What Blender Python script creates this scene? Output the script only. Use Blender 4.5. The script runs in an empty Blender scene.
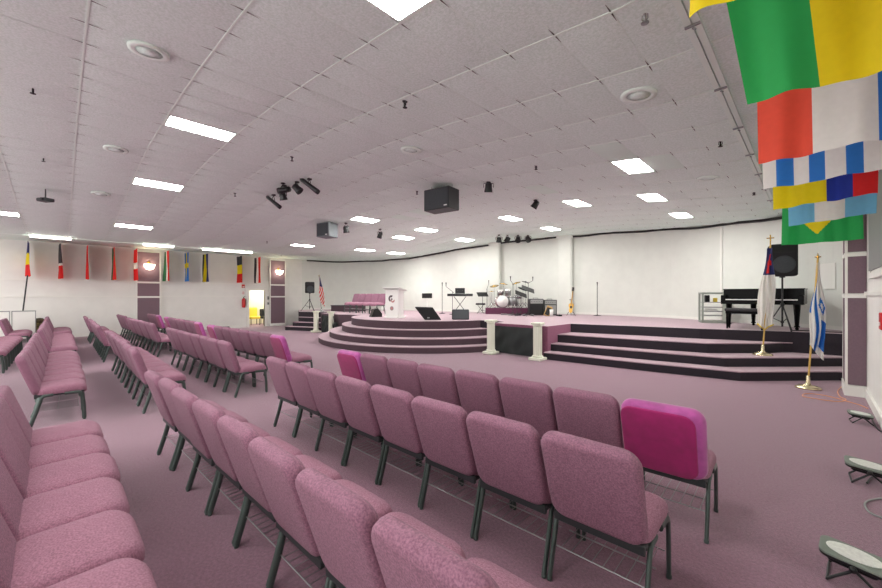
import bpy, math, random
from mathutils import Vector, Matrix
random.seed(7)
PI = math.pi
C = bpy.context.scene.collection
H = 1.6            # camera height
FPX = 375.0
HY = 295.5
FW = (-.7034, .7108)
RT = (.7108, .7034)

# ------------------------------------------------------------------ helpers
def ray(px, py):
    u = (px-441)/FPX; v = (HY-py)/FPX
    return FW[0]+RT[0]*u, FW[1]+RT[1]*u, v
def at(px, py, z=0.0):
    x, y, v = ray(px, py); t = (z-H)/v
    return x*t, y*t
def atd(px, t):
    x, y, v = ray(px, 0)
    return x*t, y*t
PROF = [(.7, 2.06), (-1.0, 2.08), (-3.6, 2.36), (-4.9, 2.475), (-6.3, 2.54), (-7.8, 2.56), (-9.2, 2.52), (-10.6, 2.41), (-12.4, 2.215), (-14.2, 2.04), (-15.6, 2.01), (-20.6, 2.0)]
def ceil_z(x):
    if x >= PROF[0][0]: return H+PROF[0][1]
    for (a, za), (b, zb) in zip(PROF, PROF[1:]):
        if x >= b: return H+za+(zb-za)*(x-a)/(b-a)
    return H+PROF[-1][1]
def ceil_at(px, py):
    x, y, v = ray(px, py); t = 2.0/v
    for _ in range(40): t = (ceil_z(x*t)-H)/v
    return x*t, y*t
def srgb(c):
    o = []
    for k in c:
        k /= 255.0
        o.append(k/12.92 if k <= .04045 else ((k+.055)/1.055)**2.4)
    return (*o, 1)

def mat(name, rgb, rough=.6, metal=0, var=0, scale=20, bump=0, bscale=None, emit=0, rgb2=None, sheen=0, trans=0, spec=.5, coat=0):
    m = bpy.data.materials.new(name); m.use_nodes = True
    nt = m.node_tree; b = nt.nodes['Principled BSDF']
    b.inputs['Base Color'].default_value = srgb(rgb)
    b.inputs['Roughness'].default_value = rough
    b.inputs['Metallic'].default_value = metal
    b.inputs['Specular IOR Level'].default_value = spec
    if coat: b.inputs['Coat Weight'].default_value = coat
    if sheen:
        b.inputs['Sheen Weight'].default_value = sheen
        b.inputs['Sheen Roughness'].default_value = .5
    tc = None
    if var or bump or rgb2:
        tc = nt.nodes.new('ShaderNodeTexCoord')
    if var or rgb2:
        n = nt.nodes.new('ShaderNodeTexNoise'); n.inputs['Scale'].default_value = scale; n.inputs['Detail'].default_value = 4
        nt.links.new(tc.outputs['Object'], n.inputs['Vector'])
        r = nt.nodes.new('ShaderNodeValToRGB')
        a = srgb(rgb); c2 = srgb(rgb2) if rgb2 else tuple(min(1, k*(1-var)) for k in a[:3])+(1,)
        r.color_ramp.elements[0].position = .35; r.color_ramp.elements[1].position = .65
        r.color_ramp.elements[0].color = c2
        r.color_ramp.elements[1].color = a if rgb2 else tuple(min(1, k*(1+var)) for k in a[:3])+(1,)
        nt.links.new(n.outputs['Fac'], r.inputs['Fac']); nt.links.new(r.outputs['Color'], b.inputs['Base Color'])
    if bump:
        n2 = nt.nodes.new('ShaderNodeTexNoise'); n2.inputs['Scale'].default_value = bscale or scale
        n2.inputs['Detail'].default_value = 3
        nt.links.new(tc.outputs['Object'], n2.inputs['Vector'])
        bp = nt.nodes.new('ShaderNodeBump'); bp.inputs['Strength'].default_value = bump; bp.inputs['Distance'].default_value = .01
        nt.links.new(n2.outputs['Fac'], bp.inputs['Height']); nt.links.new(bp.outputs['Normal'], b.inputs['Normal'])
    if emit:
        b.inputs['Emission Color'].default_value = srgb(rgb); b.inputs['Emission Strength'].default_value = emit
    if trans:
        t = nt.nodes.new('ShaderNodeBsdfTranslucent'); t.inputs['Color'].default_value = srgb(rgb)
        mx = nt.nodes.new('ShaderNodeMixShader'); mx.inputs[0].default_value = trans
        o = nt.nodes['Material Output']
        nt.links.new(b.outputs[0], mx.inputs[1]); nt.links.new(t.outputs[0], mx.inputs[2]); nt.links.new(mx.outputs[0], o.inputs[0])
    return m

class MB:
    def __init__(s): s.v = []; s.f = []; s.mi = []; s.sm = []; s.M = Matrix.Identity(4)
    def add(s, vs, fs, mi=0, smooth=False):
        n = len(s.v)
        s.v += [tuple(s.M @ Vector(p)) for p in vs]
        for f in fs:
            s.f.append([n+i for i in f]); s.mi.append(mi); s.sm.append(smooth)
        return s
    def box(s, x0, x1, y0, y1, z0, z1, mi=0):
        vs = [(x, y, z) for x in (x0, x1) for y in (y0, y1) for z in (z0, z1)]
        return s.add(vs, [(0,1,3,2),(4,6,7,5),(0,4,5,1),(2,3,7,6),(0,2,6,4),(1,5,7,3)], mi)
    def bbox(s, x0, x1, y0, y1, z0, z1, b=.01, mi=0):      # bevelled box
        vs = []; 
        X = (x0, x1); Y = (y0, y1); Z = (z0, z1)
        idx = {}
        for i in (0, 1):
            for j in (0, 1):
                for k in (0, 1):
                    sx, sy, sz = (1, -1)[i]*b, (1, -1)[j]*b, (1, -1)[k]*b
                    idx[i,j,k] = len(vs)
                    vs += [(X[i], Y[j]+sy, Z[k]+sz), (X[i]+sx, Y[j], Z[k]+sz), (X[i]+sx, Y[j]+sy, Z[k])]
        F = []
        for i in (0, 1):
            q = [idx[i,0,0], idx[i,1,0], idx[i,1,1], idx[i,0,1]]; F.append(q if i else q[::-1])
        for j in (0, 1):
            q = [idx[0,j,0]+1, idx[0,j,1]+1, idx[1,j,1]+1, idx[1,j,0]+1]; F.append(q if j else q[::-1])
        for k in (0, 1):
            q = [idx[0,0,k]+2, idx[1,0,k]+2, idx[1,1,k]+2, idx[0,1,k]+2]; F.append(q if k else q[::-1])
        for a in (0, 1):
            for c in (0, 1):
                p, q = idx[a,c,0], idx[a,c,1]; F.append([p, q, q+1, p+1] if (a+c) % 2 else [p, p+1, q+1, q])
                p, q = idx[a,0,c], idx[a,1,c]; F.append([p, p+2, q+2, q])
                p, q = idx[0,a,c], idx[1,a,c]; F.append([p+1, q+1, q+2, p+2])
        for i in (0, 1):
            for j in (0, 1):
                for k in (0, 1):
                    p = idx[i,j,k]; F.append([p, p+1, p+2])
        return s.add(vs, F, mi)
    def tube(s, pts, r, n=8, mi=0, caps=True, flat=1.0):
        pts = [Vector(p) for p in pts]; vs = []; m = len(pts)
        rs = r if isinstance(r, (list, tuple)) else [r]*m
        up = None
        for i, p in enumerate(pts):
            d = (pts[min(i+1, m-1)]-pts[max(i-1, 0)])
            if d.length < 1e-9: d = Vector((0, 0, 1))
            d.normalize()
            if up is None:
                up = Vector((0, 0, 1)) if abs(d.z) < .9 else Vector((1, 0, 0))
            a = d.cross(up)
            if a.length < 1e-4: a = d.cross(Vector((0, 1, 0)))
            a.normalize(); b = a.cross(d); up = b
            for k in range(n):
                t = 2*PI*k/n
                vs.append(p+a*math.cos(t)*rs[i]+b*math.sin(t)*rs[i]*flat)
        F = []
        for i in range(m-1):
            for k in range(n):
                k2 = (k+1) % n
                F.append((i*n+k, i*n+k2, (i+1)*n+k2, (i+1)*n+k))
        s.add(vs, F, mi, True)
        if caps: 
            s.add(vs[:n], [tuple(range(n))[::-1]], mi); s.add(vs[-n:], [tuple(range(n))], mi)
        return s
    def lathe(s, prof, c=(0,0,0), n=20, mi=0, smooth=True, axis=None):
        A = Matrix.Identity(3)
        if axis is not None: A = Vector((0,0,1)).rotation_difference(Vector(axis)).to_matrix()
        c = Vector(c); vs = []
        for r, z in prof:
            for k in range(n):
                t = 2*PI*k/n; vs.append(c+A @ Vector((r*math.cos(t), r*math.sin(t), z)))
        F = []; m = len(prof)
        for i in range(m-1):
            for k in range(n):
                k2 = (k+1) % n; F.append((i*n+k, i*n+k2, (i+1)*n+k2, (i+1)*n+k))
        F.append(tuple(range(n))[::-1]); F.append(tuple((m-1)*n+k for k in range(n)))
        return s.add(vs, F, mi, smooth)
    def prism(s, poly, z0, z1, mi=0, side=None):
        n = len(poly)
        vs = [(x, y, z0) for x, y in poly]+[(x, y, z1) for x, y in poly]
        s.add(vs, [tuple(range(n))[::-1], tuple(range(n, 2*n))], mi)
        s.add(vs, [(i, (i+1) % n, n+(i+1) % n, n+i) for i in range(n)], mi if side is None else side)
        return s
    def pillow(s, w, h, t, rc, re, puff=.0, mi=0, nc=5, fn=None):
        """cushion in the local XY plane centred at 0, thickness along Z"""
        def ring(ins, z):
            out = []; r = max(rc-ins, .004); a = w/2-ins; b = h/2-ins
            for q, (cx, cy) in enumerate([(a-r, b-r), (-(a-r), b-r), (-(a-r), -(b-r)), (a-r, -(b-r))]):
                for k in range(nc+1):
                    th = PI/2*q+PI/2*k/nc
                    out.append((cx+r*math.cos(th), cy+r*math.sin(th), z))
            return out
        rings = []
        hz = t/2
        mn = min(w, h)/2
        def top(sg):
            L = []
            for k in range(5):
                th = PI/2*k/4
                L.append((re*(1-math.cos(th)), sg*(hz-re+re*math.sin(th))))
            for g in (.25, .5, .75, .97):
                L.append((re+(mn-re)*g, sg*(hz+puff*(1-(1-g)**2))))
            return L
        prof = top(-1)[::-1]+top(1)
        vs = []; n = 4*(nc+1)
        for ins, z in prof: vs += ring(ins, z)
        if fn: vs = [fn(*p) for p in vs]
        F = []
        for i in range(len(prof)-1):
            for k in range(n):
                k2 = (k+1) % n; F.append((i*n+k, i*n+k2, (i+1)*n+k2, (i+1)*n+k))
        F.append(tuple(range(n))[::-1]); F.append(tuple((len(prof)-1)*n+k for k in range(n)))
        return s.add(vs, F, mi, True)
    def sphere(s, c, r, n=10, mi=0, sc=(1,1,1)):
        pr = [(max(r*math.sin(PI*k/n), .0005), -r*math.cos(PI*k/n)) for k in range(n+1)]
        o = len(s.v); M0 = s.M.copy()
        s.M = M0 @ Matrix.Translation(c) @ Matrix.Diagonal((*sc, 1))
        s.lathe(pr, (0,0,0), n*2, mi); s.M = M0
        return s
    def grid(s, nx, ny, pos, col=None, smooth=True):
        vs = [pos(i/nx, j/ny) for j in range(ny+1) for i in range(nx+1)]
        base = len(s.v); s.v += [tuple(s.M @ Vector(p)) for p in vs]
        for j in range(ny):
            for i in range(nx):
                a = base+j*(nx+1)+i
                s.f.append([a, a+1, a+nx+2, a+nx+1]); s.sm.append(smooth)
                s.mi.append(col((i+.5)/nx, (j+.5)/ny) if col else 0)
        return s
    def build(s, name, mats, parent=None, label=None):
        me = bpy.data.meshes.new(name); me.from_pydata(s.v, [], s.f)
        if not isinstance(mats, (list, tuple)): mats = [mats]
        for m in mats: me.materials.append(m)
        me.polygons.foreach_set('material_index', s.mi); me.polygons.foreach_set('use_smooth', s.sm)
        me.update()
        o = bpy.data.objects.new(name, me); C.objects.link(o)
        if parent: o.parent = parent
        if label: o['label'] = label
        return o
def T(x=0, y=0, z=0, rz=0, rx=0, ry=0):
    return Matrix.Translation((x, y, z)) @ Matrix.Rotation(rz, 4, 'Z') @ Matrix.Rotation(ry, 4, 'Y') @ Matrix.Rotation(rx, 4, 'X')
def mb(M=None):
    b = MB()
    if M is not None: b.M = M
    return b
def struct(o): o['kind'] = 'structure'; return o
def tag(o, label, cat, group=None, kind=None):
    o['label'] = label; o['category'] = cat
    if group: o['group'] = group
    if kind: o['kind'] = kind
    return o
def thing(name, label, cat, loc=(0,0,0), rz=0, group=None):
    o = bpy.data.objects.new(name, None); C.objects.link(o); o.empty_display_size = .1
    o.location = loc; o.rotation_euler = (0, 0, rz)
    return tag(o, label, cat, group)
def copy_tree(o, parent=None):
    c = o.copy(); C.objects.link(c)
    if parent: c.parent = parent
    for ch in list(o.children): copy_tree(ch, c)
    return c
def face_to(x, y):            # rotation so that local -Y looks at the camera
    return math.atan2(-y, -x)+PI/2

# ------------------------------------------------------------------ materials
M_wall = mat('wall_paint', (224, 227, 220), .7, var=.02, scale=3)
M_wallL = mat('wall_paint_side', (233, 233, 228), .6, var=.02, scale=3)
M_trim = mat('white_trim', (236, 236, 230), .45)
M_mauve = mat('mauve_panel', (122, 100, 110), .85, var=.06, scale=60, bump=.2)
M_tile = mat('ceiling_tile', (231, 251, 240), .9, var=.09, scale=48, bump=.5, bscale=120)
M_tile2 = mat('ceiling_tile_new', (226, 248, 236), .9, var=.03, scale=90)
M_grid = mat('ceiling_grid', (234, 250, 240), .5)
M_crack = mat('tile_gap', (70, 64, 62), .9)
M_carpet = mat('carpet', (134, 94, 113), .95, var=.16, scale=55, bump=.5, bscale=220, sheen=.35)
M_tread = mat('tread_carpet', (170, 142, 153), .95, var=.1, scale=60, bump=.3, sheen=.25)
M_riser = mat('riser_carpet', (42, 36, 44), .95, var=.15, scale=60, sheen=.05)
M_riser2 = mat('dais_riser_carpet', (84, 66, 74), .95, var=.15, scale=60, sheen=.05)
M_side = mat('stage_side_carpet', (142, 86, 112), .95, var=.15, scale=40, sheen=.1)
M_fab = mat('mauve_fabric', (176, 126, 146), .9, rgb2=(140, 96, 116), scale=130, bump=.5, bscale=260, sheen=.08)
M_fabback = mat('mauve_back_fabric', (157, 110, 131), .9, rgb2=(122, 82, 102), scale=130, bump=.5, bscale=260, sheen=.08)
M_mag = mat('magenta_velvet', (152, 8, 94), .8, var=.12, scale=12, sheen=.3)
M_magrim = mat('lilac_velvet', (174, 78, 150), .7, var=.15, scale=14, sheen=.4)
M_leg = mat('grey_green_metal', (78, 90, 86), .35, .55)
M_dkplastic = mat('dark_plastic', (40, 44, 46), .5)
M_black = mat('black_satin', (18, 19, 21), .35)
M_blackm = mat('black_matte', (26, 27, 29), .75)
M_gloss = mat('black_lacquer', (4, 4, 5), .2, spec=.08)
M_grey = mat('grey_carpeted_box', (62, 66, 70), .8, var=.1, scale=60)
M_greyl = mat('grey_light', (150, 152, 150), .5)
M_chrome = mat('chrome', (210, 212, 214), .18, 1)
M_steel = mat('steel', (150, 152, 152), .35, .9)
M_gold = mat('brass', (205, 165, 80), .25, .9)
M_goldpole = mat('gold_pole', (214, 178, 96), .35, .3)
M_white = mat('white_plastic', (238, 238, 234), .4)
M_column = mat('column_paint', (228, 232, 214), .5)
M_cloth = mat('black_cloth', (38, 44, 44), .7)
M_rubber = mat('rubber', (20, 20, 20), .8)
M_lamp = mat('lamp_diffuser', (255, 253, 248), .5, emit=33)
M_tube = mat('fluorescent_tube', (255, 252, 244), .5, emit=9)
M_lamp2 = mat('sconce_bulb', (255, 240, 214), .5, emit=7)
M_orange = mat('orange_cord', (240, 168, 124), .6)
M_red = mat('red_paint', (205, 30, 34), .4)
M_wood = mat('wood', (176, 140, 84), .5, var=.15, scale=8)
M_yel = mat('yellow_item', (226, 200, 70), .6)
M_lens = mat('frosted_lens', (224, 228, 220), .35, var=.08, scale=60, bump=.6, bscale=120)
M_lampbody = mat('floodlight_body', (122, 132, 122), .5)
M_cymbal = mat('cymbal', (190, 160, 90), .25, .9)
M_redshell = mat('drum_red', (160, 52, 48), .3)
M_doorroom = mat('door_room_wall', (214, 208, 180), .7)
def fm(n, rgb, tr=.35): return mat('flag_'+n, rgb, .8, trans=tr, var=.03, scale=30)
FG = fm('green', (42, 168, 84)); FY = fm('yellow', (236, 214, 20)); FR = fm('red', (226, 40, 40)); FR2 = fm('orange_red', (240, 88, 66))
FW_ = fm('white', (236, 236, 230)); FB = fm('blue', (48, 124, 208)); FDB = fm('dark_blue', (40, 60, 158)); FLB = fm('light_blue', (120, 190, 226))
FK = fm('black', (52, 52, 56), .05); FDG = fm('dark_green', (48, 110, 72)); FNV = fm('navy', (44, 52, 104), .15); FO = fm('orange', (226, 96, 50))

# ------------------------------------------------------------------ room shell
XR, XL, YB = .61, -20.2, -7.5
WALL = [(XR, 12.2), (.5, 12.3), (.1, 12.75), (-.58, 13.1), (-1.45, 13.75), (-2.6, 14.5), (-3.9, 15.1), (-6.1, 15.35), (-7.74, 15.15), (-10.2, 14.2),
        (-12.84, 13.2), (-15.9, 12.9), (-18.2, 12.3), (-19.6, 11.1), (XL, 9.4)]
def smooth_poly(P, n=4):
    out = []
    for i in range(len(P)-1):
        p0 = P[max(i-1, 0)]; p1 = P[i]; p2 = P[i+1]; p3 = P[min(i+2, len(P)-1)]
        for k in range(n):
            t = k/n
            out.append(tuple(.5*((2*p1[a])+(-p0[a]+p2[a])*t+(2*p0[a]-5*p1[a]+4*p2[a]-p3[a])*t*t+(-p0[a]+3*p1[a]-3*p2[a]+p3[a])*t**3) for a in (0, 1)))
    out.append(P[-1]); return out
WC = [WALL[0]]+smooth_poly(WALL[1:], 4)

fl = mb(); fl.box(XL-.1, XR+.1, YB, 15.7, -.1, 0); struct(fl.build('floor', M_carpet))
def wallstrip(P, z0, zt, th, name, m):
    b = mb(); n = len(P)
    for i in range(n-1):
        (x0, y0), (x1, y1) = P[i], P[i+1]
        dx, dy = x1-x0, y1-y0; L = math.hypot(dx, dy); ox, oy = dy/L*th, -dx/L*th
        a, c = zt(x0), zt(x1)
        vs = [(x0, y0, z0), (x1, y1, z0), (x1, y1, c), (x0, y0, a), (x0+ox, y0+oy, z0), (x1+ox, y1+oy, z0), (x1+ox, y1+oy, c), (x0+ox, y0+oy, a)]
        b.add(vs, [(0,3,2,1),(4,5,6,7),(3,7,6,2),(0,1,5,4)], 0, False)
    return struct(b.build(name, m))
wb = wallstrip(WC, 0, lambda x: ceil_z(x)+.06, .12, 'wall_back', M_wall)
wallstrip([(x, y-.02) for x, y in WC[1:-1]], .8, lambda x: .9, .015, 'baseboard_back', M_trim)
b = mb(); b.box(XR, XR+.12, YB, 12.35, 0, ceil_z(.6)+.05); struct(b.build('wall_right', M_wallL))
b = mb(); b.box(XL-.12, XL, YB, 6.64, 0, ceil_z(XL)+.05); b.box(XL-.12, XL, 7.40, 9.45, 0, ceil_z(XL)+.05); b.box(XL-.12, XL, 6.64, 7.40, 1.86, ceil_z(XL)+.05)
struct(b.build('wall_left', M_wallL))
b = mb(); b.box(XL, XL+.02, YB, 2.15, 0, .12); b.box(XL, XL+.02, 3.02, 6.5, 0, .12); b.box(XL, XL+.02, 8.55, 9.4, 0, .12)
struct(b.build('baseboard_left', M_trim))
b = mb(); b.box(XR-.02, XR, YB, 8.86, 0, .14); struct(b.build('baseboard_right', M_trim))
for nm, z in (('trim_1', 2.15), ('trim_2', 1.54)):
    b = mb(); b.box(XL, XL+.03, YB, 2.2, z, z+.05); b.box(XL, XL+.03, 3.0, 6.5 if z < 2 else 7.5, z, z+.05); b.box(XL, XL+.03, 8.5, 9.4, z, z+.05)
    struct(b.build(nm, M_trim))
b = mb(); b.box(XR-.03, XR, YB, 8.84, 1.6, 1.66); b.box(XR-.03, XR, YB, 8.84, .14, .16); struct(b.build('trim_3', M_trim))
b = mb(); b.box(XR-.03, XR, YB, 8.84, 2.27, 2.33) if False else None
# ceiling: each tile a slightly sagging panel between the grid bars
s_t = .4475
xs0, ys0 = -1.05+2*s_t, 2.84-9*2*s_t   # a grid corner
ceil = mb(); crack = mb(); bars = mb()
xlines = []
x = xs0+s_t*2
while x > XL-.4: xlines.append(x); x -= s_t
ylines = []; y = ys0
while y < 15.9: ylines.append(y); y += 2*s_t
LCELLS = set()
def cell(x, y):
    return int(math.floor((xlines[0]-x)/s_t)), int(math.floor((y-ys0)/(2*s_t)))
LIGHTS = [(398, -8), (200, 129.5), (158.5, 183), (132, 226.8), (12, 213), (634.5, 169), (655, 201), (676, 215), (580, 205.5), (508, 216), (553.5, 229),
          (474, 240.3), (363.5, 219.7), (395.5, 237.6), (426, 231.4), (300, 245.7), (363.5, 250), (396, 253.8), (240,-120),(560,-70)]
LN = ['at the top edge of the picture', 'nearest large panel on the left', 'second panel on the left behind the nearest', 'third panel on the left near the flags',
      'at the far left edge of the picture', 'nearest panel on the right', 'right panel between nearest and farthest', 'rightmost small panel by the curved wall',
      'left of the paired right panels', 'above the drums to the right of the black speaker', 'small panel by the second white column',
      'small panel left of the four stage spotlights', 'panel above the small grey speaker', 'panel left of the black hanging speaker, lower one',
      'panel directly below the large hanging speaker', 'small panel left of the small grey speaker', 'small panel right below the small grey speaker',
      'farthest small panel above the lectern', 'overhead outside the top left', 'overhead outside the top right']
for i, (px, py) in enumerate(LIGHTS):
    if py < 0: 
        if i == 0: p = ceil_at(398.6, 17); p = (p[0]+.22, p[1]-.44)
        elif i == 18: p = (-5.3, -2.2)
        else: p = (-1.9, -1.3)
    else: p = ceil_at(px, py)
    LCELLS.add((cell(*p), i))
CELLD = {c: i for c, i in LCELLS}
WHITE = {cell(*ceil_at(611, 150)), cell(*ceil_at(667, 166)), cell(*ceil_at(413, 217.5)), cell(*ceil_at(433, 213)), cell(*ceil_at(546, 187))}
for a in range(len(xlines)-1):
    for c in range(len(ylines)-1):
        X1, X0 = xlines[a], xlines[a+1]; Y0, Y1 = ylines[c], ylines[c+1]
        if (a, c) in CELLD: continue
        if X0 < XL-.45 or X1 > XR+.6: continue
        sg = random.uniform(.010, .020)+(.012 if (a, c) in WHITE else 0)
        tl = random.uniform(-.004, .004)
        def P(u, v, X0=X0, X1=X1, Y0=Y0, Y1=Y1, sg=sg, tl=tl):
            xx = X0+(X1-X0)*u; yy = Y0+(Y1-Y0)*v
            return (xx, yy, ceil_z(xx)-1.5*sg*math.sin(PI*v)**.6*(.25+.75*math.sin(PI*u))+tl*(u-.5))
        w = 1 if (a, c) in WHITE else 0
        ceil.grid(6, 6, lambda u, v: P(1-u, v), lambda u, v, w=w: w)
struct(ceil.build('ceiling', [M_tile, M_tile2]))
# long grid bars run across the room, short ones show only as dark little gaps at the corners
for yl in ylines:
    pts = [(xx, yl) for xx in [XR]+[p[0] for p in PROF[1:-1]]+[XL]]
    for (xa, ya), (xb, yb_) in zip(pts, pts[1:]):
        za, zb = ceil_z(xa)-.006, ceil_z(xb)-.006
        bars.add([(xa, ya-.008, za), (xb, ya-.008, zb), (xb, ya+.008, zb), (xa, ya+.008, za), (xa, ya-.008, za+.02), (xb, ya-.008, zb+.02), (xb, ya+.008, zb+.02), (xa, ya+.008, za+.02)],
                 [(0,1,2,3),(4,7,6,5),(0,4,5,1),(2,6,7,3)])
    for xl in xlines:
        if xl > XR or xl < XL: continue
        z = ceil_z(xl)-.006
        for sg in (-1, 1):
            crack.add([(xl-.006, yl+sg*.013, z), (xl+.006, yl+sg*.013, z), (xl+.001, yl+sg*.11, z-.003), (xl-.001, yl+sg*.11, z-.003)], [(0,1,2,3), (3,2,1,0)])
for xl in xlines:
    if XL < xl < XR: z = ceil_z(xl)-.004; bars.box(xl-.006, xl+.006, ylines[0], ylines[-1], z, z+.01)
struct(bars.build('trim_4', M_grid)); struct(crack.build('trim_5', M_crack))
b = mb()  # unseen slab added above the tiles to stop world light leaking through
for (xa, za), (xb, zb) in zip([(XR+.1, 2.06)]+PROF[1:-1], PROF[1:-1]+[(XL-.1, 2.0)]):
    za += H+.08; zb += H+.08; b.add([(xa, YB, za), (xb, YB, zb), (xb, 15.8, zb), (xa, 15.8, za), (xa, YB, za+.1), (xb, YB, zb+.1), (xb, 15.8, zb+.1), (xa, 15.8, za+.1)], [(0,1,2,3),(4,7,6,5),(0,4,5,1),(1,5,6,2),(2,6,7,3),(3,7,4,0)])
struct(b.build('ceiling_light_block', M_grid))
# black cable along the top of the curved wall
b = mb(); pp = [(x-.0, y-.08, ceil_z(x)-.055+.02*math.sin(x*3)) for x, y in WC[1:-1]]
b.tube(pp, .04, 6); tag(b.build('cable_bundle', M_black), 'black cable bundle running along the top of the curved stage wall', 'cable')
# vertical seam strips on the stage wall
def wall_pt(px):
    rx, ry, _ = ray(px, 0)
    for (x0, y0), (x1, y1) in zip(WC, WC[1:]):
        ax, ay, bx, by = x0, y0, x1-x0, y1-y0
        den = rx*by-ry*bx
        if abs(den) < 1e-9: continue
        t = (ax*by-ay*bx)/den; s = (ax*ry-ay*rx)/den if den else 0
        s = (rx*ay-ry*ax)/-den if False else ((t*rx-ax)/bx if abs(bx) > abs(by) else (t*ry-ay)/by)
        if t > 2 and -.001 <= s <= 1.001: return (t*rx, t*ry, math.atan2(by, bx))
for i, (px, w) in enumerate(((495.5, .40), (565.5, .52))):
    x, y, a = wall_pt(px); b = mb(T(x, y, 0, a)); zc = ceil_z(x)+.0
    b.box(-w/2, w/2, 0.0, .26, .8, zc)
    if i == 0: b.tube([(-w/2-.02, .2, .8), (-w/2-.02, .2, zc)], .05, 10)
    else: b.tube([(-w/2-.03, .2, .8), (-w/2-.03, .2, zc)], .04, 10)
    b.box(-w/2-.06, w/2+.06, 0, .3, zc-.12, zc)
    struct(b.build('trim_%d' % (6+i), M_wall))
x, y, a = wall_pt(722); b = mb(T(x, y, 0, a)); b.box(-.03, .03, 0, .04, .8, ceil_z(x)); struct(b.build('trim_8', M_trim))
x, y, a = wall_pt(826); b = mb(T(x, y, 0, a)); b.box(-.25, .25, 0, .03, 1.75, 2.35); struct(b.build('trim_9', M_trim))

# ceiling lights
proto_panel = None
for (c, i) in sorted(LCELLS, key=lambda q: q[1]):
    a, cc = c
    xc = (xlines[a]+xlines[a+1])/2; yc = ylines[cc]+s_t
    sl = (ceil_z(xc+.2)-ceil_z(xc-.2))/.4
    t = thing('ceiling_light', 'white troffer, '+LN[i], 'ceiling light', (xc, yc, ceil_z(xc)), 0, 'recessed lit ceiling panels')
    t.rotation_euler = (0, -math.atan(sl), 0)
    hw, hl = s_t/2, s_t
    f = mb()
    for (x0, x1, y0, y1) in ((-hw, hw, -hl, -hl+.03), (-hw, hw, hl-.03, hl), (-hw, -hw+.02, -hl, hl), (hw-.02, hw, -hl, hl)): f.box(x0, x1, y0, y1, -.008, .04)
    f.box(-hw, hw, -hl, hl, .04, .05)
    f.build('frame', M_grid, t)
    d = mb(); d.box(-hw+.02, hw-.02, -hl+.03, hl-.03, .0, .012); d.build('diffuser', M_lamp, t)

# strip rails near both side walls
def strip_rail(name, x, y0, y1, label, segs, tubes):
    z = ceil_z(x); t = thing(name, label, 'rail', (x, (y0+y1)/2, z-.05)); L = (y1-y0)/2
    b = mb(); b.box(-.05, -.006, -L, L, .015, .05); b.box(.006, .05, -L, L, .015, .05); b.build('housing', M_grid, t)
    k = y0+.5
    while k < y1:
        b = mb(); yy = k-(y0+y1)/2; b.box(-.05, .05, yy-.01, yy+.01, .0, .015); b.tube([(0, yy, -.012), (.02, yy, -.03)], .008, 6); b.build('bracket', M_steel, t); k += segs
    return t
strip_rail('ceiling_rail', -.64, .4, 11.6, 'long white strip light rail above the hanging flags on the right', 1.22, [])
lt = strip_rail('ceiling_rail', -18.35, -5, 9.3, 'long white rail on the ceiling before the far flag wall', 2.4, [])
for (p0, p1, row, lab) in ((30, 71, 232, 'at the far left above the blue yellow red flag'), (143, 173, 244.3, 'beside the first purple panel'), (202, 251, 249.5, 'before the two tricolour flags')):
    x = -18.1
    u = (p0-441)/FPX; y0 = x*(FW[1]+RT[1]*u)/(FW[0]+RT[0]*u); u = (p1-441)/FPX; y1 = x*(FW[1]+RT[1]*u)/(FW[0]+RT[0]*u)
    z = ceil_z(x)+.02
    t = thing('strip_light', 'glowing fluorescent strip on ceiling rail, '+lab, 'strip light', (x+.1, (y0+y1)/2, z-.10), 0, 'fluorescent strips at the flag wall')
    b = mb(); b.tube([(0, -(y1-y0)/2, .0), (0, (y1-y0)/2, .0)], .035, 8); b.build('tube', M_tube, t)
    b = mb(); b.box(-.05, .05, -(y1-y0)/2-.04, (y1-y0)/2+.04, .04, .10); b.build('fixture_body', M_trim, t)

# round ceiling speakers, sprinklers
for i, (px, py, r, lab) in enumerate(((149, 49, .17, 'nearest at upper left'), (116, 148, .17, 'left of the second lit panel'), (101, 193, .17, 'farthest on the left above the flags'),
                                      (411, 148.5, .17, 'above the hanging black speaker'), (638.5, 92.5, .17, 'nearest on the right'), (708, 177, .17, 'far right beside the rail'))):
    x, y = ceil_at(px, py); z = ceil_z(x)
    t = thing('ceiling_speaker', 'round white ceiling speaker, '+lab, 'ceiling speaker', (x, y, z-.036), 0, 'round ceiling speakers')
    sl = (ceil_z(x+.2)-ceil_z(x-.2))/.4; t.rotation_euler = (0, -math.atan(sl), 0)
    b = mb(); b.lathe([(r*.66, 0), (r*.70, -.004), (r, -.001), (r, .02)], n=28); b.build('trim_ring', M_grid, t)
    b = mb(); b.lathe([(r*.66, .0), (.01, -.002)][::-1], n=24); b.build('grille', M_tile, t)
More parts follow.
